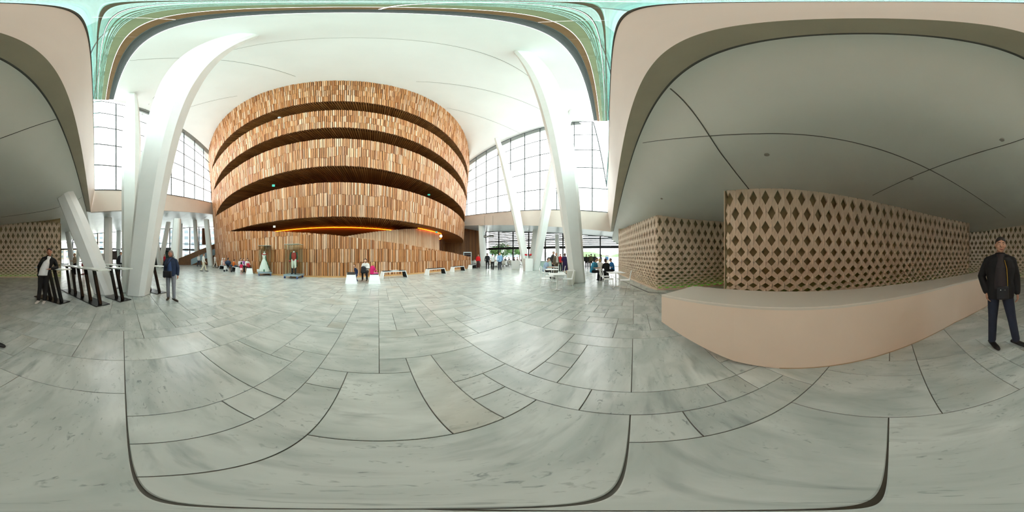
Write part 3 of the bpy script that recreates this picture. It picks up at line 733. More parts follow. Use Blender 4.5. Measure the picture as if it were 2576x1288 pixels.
# ================================================================== COLUMNS
def column(label, foot, top, w0, wm, w1, rot=45, group=None, squash=.8):
    t = thing('column', label, 'column', foot, 0, group); m_ = MB(); a = Vector((0,0,0)); b = Vector(top)-Vector(foot); secs = []
    view = math.atan2(foot[0], foot[1]); n = 9
    for i in range(n):
        f = i/(n-1); w = (w0 + (wm-w0)*math.sin(min(1, f/.5)*math.pi/2)) if f < .5 else (wm + (w1-wm)*((f-.5)/.5)**1.5)
        ang = -view + R(rot); x = Vector((math.cos(ang), math.sin(ang), 0))*w*.62; y = Vector((-math.sin(ang), math.cos(ang), 0))*w*.62*squash
        c = a.lerp(b, f)
        pts = []
        for k, (sx, sy) in enumerate(((1,.25),(.25,1),(-.25,1),(-1,.25),(-1,-.25),(-.25,-1),(.25,-1),(1,-.25))):
            pts.append(c + x*sx + y*sy)
        secs.append(pts)
    base = 0
    for s in secs: m_.v += [tuple(p) for p in s]
    for i in range(n-1):
        for k in range(8): m_.f.append((i*8+k, i*8+(k+1)%8, i*8+8+(k+1)%8, i*8+8+k))
    m_.f.append(tuple(reversed(range(8)))); m_.f.append(tuple(range((n-1)*8, n*8)))
    obj('shaft', m_, M_col, t)
    m_ = MB(); s0 = [p*1.0 for p in secs[0]]; m_.add([(p.x*1.02, p.y*1.02, .002) for p in s0]+[(p.x*1.02, p.y*1.02, .012) for p in s0], [tuple(range(8,16))]+[(k,(k+1)%8,(k+1)%8+8,k+8) for k in range(8)]); obj('base_joint', m_, M_joint, t)
    return t
def top_at(x, y, h): d = h/math.tan(lat(y)); return AT(x, y, d)
f1 = G(347, 741)
column('massive white faceted column leaning far overhead, left of the drum', (*f1, 0), top_at(621, 90, 18.75), .72, 1.0, .62, 20)
column('white column leaning outward behind the massive left column', (f1[0]-.55, f1[1]-.25, 0), top_at(334, 238, 18.3), .6, .95, .6, 38)
column('short white strut leaning left through the bar tables', (*G(266,738), 0), tuple(Vector((*G(266,738),0)).lerp(Vector(top_at(162, 484, 3.0)), 1.1)), .72, .74, .64, 15)
f2 = G(1453.5, 709)
column('massive white faceted column leaning overhead, right of the drum', (*f2, 0), top_at(1316, 134, 18.9), .85, 1.25, .7, 65)
f3 = G(1326, 679); f4 = G(1348, 679.5)
column('slender white column leaning toward the drum on the right', (*f3, 0), top_at(1250, 350, 17.0), .75, 1.05, .6, 60)
column('slender white column leaning behind the massive right column', (*f4, 0), top_at(1438, 279, 18.6), .7, 1.05, .6, 70)
SMC = [(168,572,184,20,.55,'white strut behind the leaning man'),(272,553,272,16,.68,'upright white column between the bar tables and windows'),(203,585,194,28,.6,'far white strut behind the woman in the red skirt'),
       (299,575,297,30,.75,'far upright column beside the dark door screen'),(387,570,403,22,.55,'left strut of the far white V support'),(424,563,402.5,22.3,.55,'right strut of the far white V support'),
       (446,556,437,18,.75,'white column behind the woman in blue'),(455,560,454,30,.6,'thin far column in front of the stair windows'),(490,556,497,28,.6,'white column rising in front of the oak stair wall'),(519,556,530,25,.7,'white column beside the left edge of the drum'),
       (1211,571,1217,24,.8,'upright white column beside the restaurant sign'),(1350,573,1337,23,.75,'grey column behind the slender right columns'),(1401,593,1404,24,.5,'thin grey column behind the men in suits')]
for (xt, yt, xb, d, w, lb) in SMC:
    p = AT(xt, yt, d); b = V2(az(xb), d); column(lb, (b[0], b[1], 0), (p[0], p[1], p[2]+.25), w, w*1.05, w*.95, 30)

# ================================================================== RECEPTION COUNTER
ct = thing('reception_counter', 'long cream reception counter with a cantilevered pointed prow', 'counter', (0,0,0))
fr = [(2.43,-.41),(1.57,-1.10),(1.14,-1.41),(.63,-1.77),(-.055,-2.27),(-1.31,-3.17),(-2.62,-3.9),(-3.6,-4.55)]
bk = [(2.99,-1.14),(2.35,-1.62),(1.75,-2.05),(.95,-2.6),(-.09,-3.36),(-1.5,-4.2),(-2.3,-4.72),(-3.3,-5.35)]
zb = [.45,.06,0,0,0,0,0,0]
mb = MB(); n = len(fr)
f0 = [(p[0],p[1],z) for p, z in zip(fr, zb)]; fT = [(p[0],p[1],.872) for p in fr]; bT = [(p[0],p[1],.872) for p in bk]; b0 = [(p[0],p[1],z) for p, z in zip(bk, zb)]
mb.strip(f0, fT); mb.strip(bT, b0); mb.strip(b0, f0); mb.add([f0[0],b0[0],bT[0],fT[0]], [(0,3,2,1)]); mb.add([f0[-1],b0[-1],bT[-1],fT[-1]], [(0,1,2,3)])
obj('body', mb, M_count, ct)
mb = MB(); dz = .872
def off(P, d):
    o = []
    for i in range(len(P)):
        a = Vector(P[max(0,i-1)]); b = Vector(P[min(len(P)-1,i+1)]); t = (b-a).normalized(); o.append((P[i][0]-t.y*d*-1, P[i][1]+t.x*d*-1))
    return o
ft = off(fr, -.015) if False else fr
t0 = [(p[0],p[1],dz) for p in ft]; t1 = [(p[0],p[1],.9) for p in ft]; s0 = [(p[0],p[1],dz) for p in bk]; s1 = [(p[0],p[1],.9) for p in bk]
ins = [(lerp(a[0],b[0],.006), lerp(a[1],b[1],.006), .906) for a, b in zip(ft, bk)]
mb.strip(t0, t1); mb.strip(t1, ins); mb.strip(ins, [(p[0],p[1],.906) for p in bk]); mb.strip([(p[0],p[1],.906) for p in bk], s0); mb.add([t0[0],s0[0],(bk[0][0],bk[0][1],.906),t1[0]], [(0,3,2,1)])
obj('top', mb, mat('counter_top', 'dcd6ca', .35, var=.04, scale=1), ct)
mb = MB(); k0 = [(p[0],p[1],.0) for p in fr[2:]]; k1 = [(p[0]+.002,p[1]+.003,.018) for p in fr[2:]]; mb.strip(k0, k1); obj('kick_strip', mb, mat('kick', 'c2a787', .6), ct)

# ================================================================== BAR TABLES
def bar_table(label, near, far, width, nlegs, lean=-.42, cross=False):
    a = Vector((*near, 0)); b = Vector((*far, 0)); c = (a+b)/2; ax = (b-a); L = ax.length; rz = math.atan2(ax.y, ax.x)
    t = thing('bar_table', label, 'table', (c.x, c.y, 0), rz, 'tall bar tables on black slanted legs')
    m_ = MB(); m_.box((0,0,.012), (L, width, .024)); obj('base_plate', m_, M_black, t, bevel=.004)
    m_ = MB(); m_.box((-.05,0,1.085), (L+.05, width*.95, .035)); obj('top', m_, M_ctop, t, bevel=.006)
    for i in range(nlegs):
        x = -L/2 + .16 + (L-.55)*i/max(1, nlegs-1)
        y = (width*.0)
        m_ = MB()
        s = -1 if (cross and i % 2) else 1
        m_.bar((x+(.0 if s > 0 else .35), y, .02), (x+(.35 if s > 0 else 0), y, 1.07), .1, .07); obj('leg', m_, M_black, t)
    return t
bar_table('bar table the man in white trainers leans on', (-4.72,-1.72), (-5.25,-2.95), .46, 4)
bar_table('longest bar table, five black legs, across the leaning strut', (-4.72,-.55), (-6.78,-2.43), .5, 5)
bar_table('bar table at foot of the massive column with two black legs', (-5.28,.12), (-5.95,-.45), .48, 2)
bar_table('bar table half hidden behind the massive left column', (-7.35,-.25), (-8.4,-1.1), .48, 2, cross=True)
bar_table('bar table right of the massive column near the woman in blue', (-6.2,1.55), (-7.2,1.0), .5, 2)

# ================================================================== BENCHES
def bench(label, c, rz, L=1.9, w=.62, h=.47, split=True, tray=False):
    t = thing('bench', label, 'bench', (c[0], c[1], 0), rz, 'white benches along the oak ramp'); tk = .05
    for s in (-1, 1):
        m_ = MB(); x0, x1 = s*(L/2), s*(L/2-.12)
        m_.hexa([(x0-tk/2,-w/2,0),(x0+tk/2,-w/2,0),(x0+tk/2,w/2,0),(x0-tk/2,w/2,0),(x1-tk/2,-w*.37,h),(x1+tk/2,-w*.37,h),(x1+tk/2,w*.37,h),(x1-tk/2,w*.37,h)])
        e = obj('end_panel', m_, M_white, t)
        m_ = MB(); x0 -= s*.035; x1 -= s*.035
        m_.hexa([(x0-.012,-w/2+.02,.01),(x0+.012,-w/2+.02,.01),(x0+.012,w/2-.02,.01),(x0-.012,w/2-.02,.01),(x1-.012,-w*.36,h-.03),(x1+.012,-w*.36,h-.03),(x1+.012,w*.36,h-.03),(x1-.012,w*.36,h-.03)]); obj('felt_lining', m_, M_cush, e)
    m_ = MB(); m_.box((0,0,h-.02), (L-.2, w*.74, .05)); obj('seat', m_, M_white, t)
    m_ = MB(); m_.box((0,0,h+.02), (L-.28, w*.68, .035)); obj('cushion', m_, M_cush, t, bevel=.01)
    if tray: m_ = MB(); m_.box((.05,0,h+.045), (.5, w*.66, .02)); obj('side_tray', m_, M_white, t)
    return t
def radial(c): return math.atan2(c[1], c[0])
c = G(883,705); bench('end-on white bench where the boy kneels', V2(az(883.5), 9.45), radial(V2(az(883.5),9.45)), 1.5, .66)
bench('end-on white bench the girl in pink sits on', V2(az(942), 9.45), radial(V2(az(942),9.45)), 1.5, .66)
def along(x1, y1, x2, y2, label, dep=.25, **k):
    a = Vector(G(x1,y1)); b = Vector(G(x2,y2)); d = (b-a); n = Vector((-d.y, d.x)).normalized(); c = (a+b)/2 + n*dep; bench(label, c, math.atan2(d.y, d.x), d.length, .55, **k)
along(963,702.5,1025,697.5,'long white bench with a tray right of the girl in pink', tray=True)
along(1078,693,1122,688.3,'white bench at the middle of the falling ramp')
along(1142,684.5,1170,681,'white bench near the low end of the ramp')
along(1183,677,1195,674.5,'farthest white bench past the end of the ramp', dep=.05)
bench('white bench left of the dress case with an empty end', V2(az(627.5), 14.1), radial(V2(az(627.5),15.6)), 1.3, .62)
bench('white bench under the boy in orange', V2(az(594), 15.6), radial(V2(az(590),16.6))+.25, 1.5, .6)
bench('far white bench under the woman with the stroller', V2(az(563), 17.9), radial(V2(az(563),19))+.3, 1.8, .6)

# ================================================================== DISPLAY CASES
M_steel = mat('case_steel', '8fa3ad', .4, .3)
def case(label, c, rz, side, ztop_):
    t = thing('display_case', label, 'display case', (c[0], c[1], 0), rz, 'glass costume cases on casters')
    m_ = MB(); m_.box((0,0,.22), (side+.12, side+.12, .1)); b = obj('base', m_, M_steel, t, bevel=.01)
    for sx in (-1,1):
        for sy in (-1,1):
            m_ = MB(); m_.tube([(sx*(side/2-.02)-.03, sy*(side/2-.02), .085), (sx*(side/2-.02)+.03, sy*(side/2-.02), .085)], .085, 14); w = obj('caster', m_, mat('caster_blue','1e3f7a',.4), t)
            m_ = MB(); m_.box((sx*(side/2-.02), sy*(side/2-.02), .14), (.1,.06,.08)); obj('fork', m_, mat('fork_steel','b9c4c9',.3,.7), w)
    h = ztop_-.27
    for k in range(4):
        a = k*math.pi/2; m_ = MB(); m_.box((0,0,0), (side-.02, .012, h)); o = obj('glass_side', m_, M_vit, t); o.location = (math.sin(a)*side/2, -math.cos(a)*side/2, .27+h/2); o.rotation_euler = (0,0,a)
    m_ = MB(); m_.box((0,0,ztop_+.012), (side+.06, side+.06, .022)); obj('glass_top', m_, mat('glass_edge','a9bdb8',.15,0), t)
    return t
cD = V2(az(665), 12.75); case('glass case on blue casters holding the white ball gown', cD, R(45), .92, 2.28)
cU = (-5.5, 9.65); case('glass case on blue casters holding the red and green uniform', cU, R(4), .95, 2.27)
# ball gown
t = thing('ball_gown', 'white ball gown with red ribbon neckline and green sash in the case', 'dress', (cD[0], cD[1], .27), -az(665)+math.pi)
mb = MB(); X = Vector((1,0,0)); Y = Vector((0,1,0)); secs = []
n = 40
prof = [(.02,.44,.42),(.12,.43,.41),(.4,.345,.33),(.7,.25,.24),(.95,.15,.13),(1.0,.125,.105)]
base = len(mb.v)
for z, rx, ry in prof:
    for k in range(n):
        a = 2*math.pi*k/n; w = 1+.045*math.sin(a*11)*(1-z/1.0); mb.v.append((rx*w*math.cos(a), ry*w*math.sin(a), z))
for i in range(len(prof)-1):
    for k in range(n): a = i*n+k; b = i*n+(k+1)%n; mb.f.append((a,b,b+n,a+n))
obj('skirt', mb, mat('gown_white','f6f2ec',.8,var=.05,scale=9), t, True)
mb = MB(); mb.rings([((0,0,.97),X*.125,Y*.105),((0,0,1.1),X*.13,Y*.11),((0,.01,1.25),X*.16,Y*.13),((0,0,1.38),X*.17,Y*.11),((0,0,1.44),X*.13,Y*.08)], 20); obj('bodice', mb, MATS['gown_white'], t, True)
mb = MB(); mb.ell((0,0,1.53), (.05,.05,.06)); mb.tube([(0,0,1.42),(0,0,1.53)], .045, 10); obj('neck_form', mb, M_white, t, True)
mb = MB(); mb.tube([(-.17,.02,1.37),(-.12,.1,1.35),(0,.135,1.33),(.12,.1,1.36),(.17,.02,1.38)], .035, 8); mb.ell((-.17,.02,1.4),(.06,.06,.05)); mb.ell((.17,.02,1.4),(.06,.06,.05)); obj('red_ribbon', mb, mat('ribbon_red','b3141f',.6), t, True)
mb = MB(); mb.tube([(-.14,.07,1.36),(-.1,.12,1.15),(-.12,.1,.97),(-.22,.12,.7),(-.33,.12,.4),(-.42,.1,.12)], [.035,.03,.03,.03,.03,.035], 8, flat=.5); 
for z, x in ((.95,-.13),(.62,-.25),(.35,-.36),(.12,.02)): mb.ell((x,.2 if x > 0 else .14,z), (.05,.04,.06))
mb.ell((.02,.42,.13), (.05,.03,.1)); obj('green_sash', mb, mat('sash_green','0e6a4a',.6), t, True)
mb = MB(); mb.box((.42,.1,.1), (.16,.16,.2)); o = obj('caption_block', mb, M_white); o.location = (cD[0]-.1,cD[1]-.0,.27); tag(o, 'small white caption block inside the gown case', 'caption block'); o.rotation_euler=(0,0,-az(665)+math.pi)
# uniform on a headless form
t = thing('costume_uniform', 'red vest, green tailcoat, white breeches and black boots in the case', 'costume', (cU[0], cU[1], .27), -az(738)+math.pi-.25)
mb = MB(); mb.rings([((0,0,.92),X*.15,Y*.115),((0,0,1.05),X*.15,Y*.11),((0,.01,1.25),X*.18,Y*.135),((0,0,1.42),X*.17,Y*.11),((0,0,1.47),X*.09,Y*.07)], 20); obj('red_vest', mb, mat('vest_red','a3181f',.6,var=.15,scale=12), t, True)
for s in (-1,1):
    mb = MB(); mb.capsule([(s*.085,0,.95),(s*.1,.01,.5),(s*.11,0,.35)], [.105,.075,.065]); obj('breeches', mb, mat('breeches_white','e9e4d6',.8), t, True)
    mb = MB(); mb.capsule([(s*.11,0,.44),(s*.11,0,.12)], [.075,.058]); mb.capsule([(s*.11,-.02,.05),(s*.12,.17,.045)], [.055,.045]); obj('boot', mb, mat('boot_black','14171a',.35), t, True)
    mb = MB(); mb.capsule([(s*.19,-.01,1.42),(s*.25,-.02,1.15),(s*.27,.05,.9)], [.075,.06,.05]); a = obj('sleeve', mb, mat('coat_green','12432c',.75), t, True)
    mb = MB(); mb.tube([(s*.268,.035,.95),(s*.275,.065,.83)], .062, 10); obj('red_cuff', mb, MATS['vest_red'], a, True)
    for k in range(5): mb = MB(); mb.ell((s*.05,.13+.004*k-.001*k*k,1.02+.09*k), (.014,.012,.014), 8, 6); obj('button', mb, mat('brass','d8b24a',.3,.8), t, True)
mb = MB(); A = []; B = []; C_ = []
for k in range(17):
    a = R(195 + 150*k/16) ; A.append((.2*math.cos(a)*1.05, .145*math.sin(a)-.02, 1.44)); B.append((.19*math.cos(a), .135*math.sin(a)-.02, 1.0)); C_.append((.24*math.cos(a), .2*math.sin(a)-.05, .5))
mb.strip(B, A); mb.strip(C_, B); o = obj('tailcoat', mb, MATS['coat_green'], t, True); m = o.modifiers.new('s','SOLIDIFY'); m.thickness = .03
mb = MB(); mb.ell((0,0,1.52), (.06,.06,.05)); mb.tube([(0,0,1.44),(0,0,1.5)], .065, 12); obj('white_stock', mb, M_white, t, True)

# ================================================================== CAFE FURNITURE
def cafe_table(label, c, side=.72, h=.73, rz=0, items=0):
    t = thing('cafe_table', label, 'table', (c[0], c[1], 0), rz, 'white cafe tables')
    m_ = MB(); m_.box((0,0,h-.012), (side,side,.024)); obj('top', m_, M_chairw, t, bevel=.006)
    m_ = MB(); m_.tube([(0,0,.03),(0,0,h-.02)], .027, 12); obj('stem', m_, M_chairw, t)
    for k in range(4):
        m_ = MB(); a = R(45+90*k); m_.bar((0,0,.03),(math.cos(a)*.33, math.sin(a)*.33, .012), .05, .03, w2=.035, h2=.018); obj('foot', m_, M_chairw, t)
    return t
def chair(label, c, rz):
    t = thing('wire_chair', label, 'chair', (c[0], c[1], 0), rz, 'white wire cafe chairs')
    m_ = MB(); m_.box((0,0,.45), (.42,.42,.022)); obj('seat', m_, M_chairw, t, bevel=.008)
    for sx in (-1,1):
        m_ = MB(); m_.tube([(sx*.19,.18,.44),(sx*.22,.23,.0)], .009, 6); obj('leg', m_, M_chairw, t)
        m_ = MB(); m_.tube([(sx*.19,-.18,.44),(sx*.22,-.25,.0)], .009, 6); obj('leg', m_, M_chairw, t)
        m_ = MB(); m_.tube([(sx*.215,.21,.14),(sx*.215,-.225,.14)], .006, 6); obj('stretcher', m_, M_chairw, t)
    m_ = MB(); m_.tube([(-.2,-.2,.44),(-.2,-.27,.82),(-.12,-.285,.86),(.12,-.285,.86),(.2,-.27,.82),(.2,-.2,.44)], .01, 6); b = obj('backrest', m_, M_chairw, t)
    for k in range(7): m_ = MB(); x = -.15+.05*k; m_.tube([(x,-.2,.45),(x*.95,-.28,.855)], .006, 5); obj('spoke', m_, M_chairw, b)
    return t
tA = V2(az(1401.6), 7.1); tB = V2(az(1388), 9.4); tC = V2(az(1393), 11.3); tD = V2(az(1549), 7.8); tE = V2(az(1512), 10.3)
va = -az(1401)
cafe_table('nearest white cafe table, empty, left of the massive right column', tA, .74, .72, va+.1)
cafe_table('white cafe table just behind the nearest one', tB, .72, .73, va+.1)
cafe_table('white cafe table where the man in pale blue sits', tC, .7, .74, va)
cafe_table('white cafe table beside the right lattice block', tD, .76, .72, -az(1549)+.3)
cafe_table('cafe table hidden among the four seated guests', tE, .9, .73, -az(1512)+.2)
chair('wire chair left of the nearest cafe table', V2(az(1372), 7.55), va+math.pi/2+math.pi+.2)
chair('wire chair right of the nearest cafe table', V2(az(1428), 7.4), va+math.pi/2)
chair('wire chair left of the second cafe table', V2(az(1382), 8.5), va+math.pi/2+math.pi)
chair('wire chair right of the second cafe table', V2(az(1411), 10.4), va+math.pi/2)
chair('wire chair under the man in pale blue', V2(az(1372), 10.3), va-math.pi/2)
chair('wire chair on the left of the table by the lattice', V2(az(1522), 8.35), -az(1530)-math.pi/2+.3)
chair('second wire chair left of the table by the lattice, nearer the camera', V2(az(1531), 7.4), -az(1530)-math.pi/2)
chair('pale wire chair tucked right of the table by the lattice', V2(az(1572), 7.1), -az(1560)+math.pi/2)
chair('wire chair under the man in bright blue by the door', V2(az(1541), 11.0), -az(1541)+math.pi/2+.6)
# white pieces
t = thing('waste_bin', 'white slanted waste bin at the foot of the massive right column', 'bin', (*V2(az(1436.5), 8.5), 0), -az(1443)+.2)
mb = MB(); mb.hexa([(-.16,-.16,0),(.12,-.16,0),(.12,.16,0),(-.16,.16,0),(-.2,-.18,.72),(.2,-.18,.72),(.2,.18,.72),(-.2,.18,.72)]); obj('body', mb, mat('bin_white','dcdcd2',.5), t); mb = MB(); mb.box((0,0,.735), (.4,.36,.03)); obj('lid', mb, M_white, t)
t = thing('lectern', 'white waiter lectern with an open menu by the restaurant', 'lectern', (*V2(az(1297), 19.2), 0), -az(1297)); mb = MB(); mb.box((0,0,.47), (.95,.6,.94)); obj('body', mb, M_white, t); mb = MB(); mb.box((-.75,0,1.02), (.7,.5,.04)); obj('menu_board', mb, M_white, t); mb = MB(); mb.bar((-.75,0,1.0),(-.3,0,.8), .06); obj('arm', mb, M_white, t)
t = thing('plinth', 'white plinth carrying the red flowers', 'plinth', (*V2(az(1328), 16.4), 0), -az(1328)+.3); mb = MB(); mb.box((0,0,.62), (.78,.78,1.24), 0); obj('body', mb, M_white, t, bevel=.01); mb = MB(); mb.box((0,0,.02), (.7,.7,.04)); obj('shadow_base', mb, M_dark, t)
for (x, y, lb) in ((1323,640,'left red flower bunch in a vase on the plinth'),(1334,639,'right red flower bunch in a vase on the plinth')):
    p = AT(x, y, 16.4); t = thing('flower_vase', lb, 'flowers', (p[0],p[1],1.24), 0, 'red flowers on the plinth'); mb = MB(); mb.tube([(0,0,0),(0,0,.12),(0,0,.2)], [.05,.07,.04], 10); obj('vase', mb, M_vit, t)
    mb = MB(); mb.tube([(0,0,.1),(0,0,.36)], .015, 5); obj('stems', mb, mat('leaf','2f6b2f',.6), t)
    for k in range(6): mb = MB(); mb.ell((random.uniform(-.1,.1),random.uniform(-.1,.1),.36+random.uniform(-.05,.08)), (.07,.07,.06), 8, 6); obj('bloom', mb, mat('bloom_red','d2182b',.6), t, True)
# cafe bar counter
t = thing('cafe_bar', 'pale glass-fronted cafe bar behind the seated man', 'counter', (*V2(az(1394), 17.8), 0), -az(1394)-.2); mb = MB(); mb.box((0,0,.45), (3.0,.8,.9)); obj('body', mb, mat('bar_white','e4ebe6',.4), t)
for k in range(4): mb = MB(); mb.box((-1.1+.73*k,-.42,.55), (.66,.03,.5)); obj('front_panel', mb, mat('bar_glass','b9cfc8',.15), t)
mb = MB(); mb.box((0,0,.93), (3.1,.9,.05)); obj('worktop', mb, mat('bar_top','8fae9f',.3), t)
t = thing('espresso_machine', 'dark espresso machine standing on the cafe bar', 'coffee machine', (*V2(az(1386), 17.7), .955), -az(1371)); mb = MB(); mb.box((0,0,.2), (.7,.5,.34)); obj('body', mb, M_dark, t, bevel=.02); mb = MB(); mb.box((0,0,.4), (.75,.5,.05)); obj('cup_rail', mb, mat('machine_steel','a0a4a6',.3,.8), t)
# restaurant tables with cloths
rt = [(1196,25.5),(1207,28),(1237,24.8),(1250,26.5),(1266,23.5),(1284,25.5),(1302,24.5),(1243,22.6)]
for i, (x, d) in enumerate(rt):
    lb = ['behind the red-bloused woman, leftmost','beside the upright column','behind the man in black','behind the man in white','right of the man in light blue','behind the lectern','right of the lectern','nearest, between the two walking men'][i]
    t = thing('restaurant_table', 'restaurant table under a white cloth, '+lb, 'table', (*V2(az(x), d), 0), random.random(), 'white-clothed restaurant tables'); mb = MB(); n = 32
    for z, r_, w in ((.2,.62,.1),(.5,.58,.06),(.74,.54,0),(.75,.5,0)):
        for k in range(n): a = 2*math.pi*k/n; q = r_*(1+w*math.sin(a*8)); mb.v.append((q*math.cos(a), q*math.sin(a), z))
    for j in range(3):
        for k in range(n): a = j*n+k; b = j*n+(k+1)%n; mb.f.append((a,b,b+n,a+n))
    mb.f.append(tuple(3*n+k for k in range(n))); obj('cloth', mb, M_cloth, t, True)
    for k in range(4):
        mb = MB(); a = k*math.pi/2+.7; mb.tube([(math.cos(a)*.4,math.sin(a)*.4,0),(math.cos(a)*.38,math.sin(a)*.38,.7)], .025, 6); obj('leg', mb, M_dark, t)
    for k in range(3):
        a = k*2.1+i; x_, y_ = V2(az(x), d)
        c_ = thing('dining_chair', ('leftmost','nearest','farther')[k]+' pale dining chair at the restaurant table '+lb, 'chair', (x_+math.cos(a)*.9, y_+math.sin(a)*.9, 0), a+math.pi/2, 'pale restaurant chairs, '+lb)
        mb = MB(); mb.box((0,0,.45), (.42,.42,.05)); obj('seat', mb, mat('chair_grey','cfcbc2',.7), c_); mb = MB(); mb.box((0,-.2,.68), (.4,.04,.42)); obj('backrest', mb, MATS['chair_grey'], c_)
        for sx in (-1,1):
            for sy in (-1,1): mb = MB(); mb.bar((sx*.18,sy*.18,0),(sx*.18,sy*.18,.44), .03); obj('leg', mb, mat('leg_grey','77746c',.5), c_)
# restaurant sign
p = AT(1229.5, 595, 19.6); t = thing('restaurant_sign', 'dark hanging sign with white arrow and the word Restaurant', 'sign', p, -az(1229)); mb = MB(); mb.box((0,0,0), (1.2,.06,.27)); obj('panel', mb, mat('sign_brown','2b201c',.5), t)
for sx in (-.5,.5): mb = MB(); mb.tube([(sx,0,.13),(sx,0,2.6)], .012, 5); obj('hanger', mb, M_dark, t)
cu = bpy.data.curves.new('lettering','FONT'); cu.body = 'Restaurant'; cu.size = .2; cu.align_x = 'CENTER'; cu.align_y = 'CENTER'; cu.extrude = .003; cu.materials.append(mat('sign_text','f0ece6',.5)); tmp = bpy.data.objects.new('tmp', cu); COL.objects.link(tmp); me = bpy.data.meshes.new_from_object(tmp.evaluated_get(bpy.context.evaluated_depsgraph_get())); bpy.data.objects.remove(tmp); o = link('lettering', me, None, t, (.09,-.035,0), (R(90),0,0))
if not me.materials: me.materials.append(MATS['sign_text'])
mb = MB(); mb.add([(-.55,-.034,0),(-.46,-.034,.07),(-.46,-.034,-.07)], [(0,1,2)]); o = obj('arrow', mb, MATS['sign_text'], t); m = o.modifiers.new('s','SOLIDIFY'); m.thickness = .004
# display cabinet by the oak wall
p = V2(az(1176), 24.0); t = thing('wall_cabinet', 'white framed cabinet with shelves against the dark oak wall', 'cabinet', (p[0],p[1],0), -az(1176)); 
for (c_, s_) in (((0,0,2.02),(1.2,.4,.16)),((-.55,0,1.05),(.1,.4,2.1)),((.55,0,1.05),(.1,.4,2.1))): mb = MB(); mb.box(c_, s_); obj('frame', mb, mat('cab_white','dfe6e6',.5), t)
mb = MB(); mb.box((0,.16,1.0), (1.0,.04,2.0)); obj('back', mb, mat('cab_brown','3a1d14',.6), t)
for z in (.5,.95,1.4,1.7): mb = MB(); mb.box((0,0,z), (1.0,.34,.03)); obj('shelf', mb, MATS['cab_white'], t)
# far stair with oak balustrade on the left
t = thing('staircase', 'broad oak stair rising to the right beside the drum', 'stairs', (*V2(az(470), 29), 0), -az(495)); 
for k in range(26):
    mb = MB(); x = -1.5+.34*k; mb.box((x,0.6,.17*k/2+.0), (.35,4.0,max(.02,.17*k))); obj('step', mb, mat('stair_oak','6b4522',.6,var=.2,scale=2), t)
mb = MB(); mb.hexa([(-1.7,-1.5,0),(7.3,-1.5,0),(7.3,-1.35,0),(-1.7,-1.35,0),(-1.7,-1.5,.9),(7.3,-1.5,4.6),(7.3,-1.35,4.6),(-1.7,-1.35,.9)]); obj('balustrade', mb, mat('balustrade_oak','7a4f27',.5,var=.25,scale=2.5), t)
mb = MB(); mb.hexa([(.8,-1.8,.0),(7.6,-1.8,2.9),(7.6,-1.77,2.9),(.8,-1.77,.0),(.8,-1.8,.95),(7.6,-1.8,4.0),(7.6,-1.77,4.0),(.8,-1.77,.95)]); obj('glass_rail', mb, mat('rail_glass','9fb4bd',.1), t)
mb = MB(); mb.box((3.4,3.2,5.3), (1.2,2.0,3.2)); obj('end_wall', mb, M_wood2, t)
# entrance doors, dark screen, totem
for i, (x, lb) in enumerate(((150,'dark framed glass door right of the left lattice'),(163,'second dark framed glass door at the entrance'),(240,'glass entrance door behind the red-skirted woman'),(292,'glass entrance door beside the man in the suit'))):
    a = az(x); d = 28.9; p = V2(a, d); root = sroot('door_%d' % (i+1), lb, 'door', (p[0], p[1], 0)); root.rotation_euler = (0,0,-a)
    mb = MB()
    for (c_, s_) in (((-.6,0,1.35),(.08,.08,2.7)),((.6,0,1.35),(.08,.08,2.7)),((0,0,2.66),(1.2,.08,.08)),((0,0,.05),(1.2,.08,.1))): mb.box(c_, s_)
    obj('frame', mb, M_dark, root); mb = MB(); mb.box((0,0,1.35), (1.1,.02,2.5)); obj('pane', mb, M_pane, root); mb = MB(); mb.tube([(.45,-.08,.8),(.45,-.08,1.6)], .02, 6); obj('handle', mb, mat('door_steel','b5b8ba',.3,.8), root)
t = thing('info_totem', 'black totem with a white panel near the entrance', 'sign', (*V2(az(257), 20), 0), -az(257)); mb = MB(); mb.box((0,0,.55), (.5,.2,1.1)); obj('stand', mb, M_black, t); mb = MB(); mb.box((0,0,1.45), (.5,.08,.7)); obj('panel', mb, M_white, t)
t = thing('notice_board', 'dark brown notice board on legs near the entrance doors', 'notice board', (*V2(az(288), 24), 0), -az(288)); mb = MB(); mb.box((0,0,1.6), (.75,.08,1.3)); obj('board', mb, mat('board_brown','3b2d28',.6), t)
for sx in (-.3,.3): mb = MB(); mb.box((sx,0,.5), (.06,.06,1.0)); obj('leg', mb, M_dark, t)
t = thing('ticket_desk', 'dark ticket desk under a black canopy behind the woman in blue', 'desk', (*V2(az(398), 26), 0), -az(398)); mb = MB(); mb.box((0,.4,2.55), (5.2,2.0,.5)); obj('canopy', mb, M_black, t); mb = MB(); mb.box((0,.6,.55), (4.6,.7,1.1)); obj('counter', mb, mat('desk_dark','27302f',.4), t); mb = MB(); mb.box((0,1.3,1.3), (5.0,.1,2.2)); obj('back_panel', mb, mat('desk_green','1f4a40',.5), t)
mb = MB(); mb.box((.9,.2,1.5), (.6,.08,.8)); obj('poster', mb, mat('poster','8b9a96',.6), t)

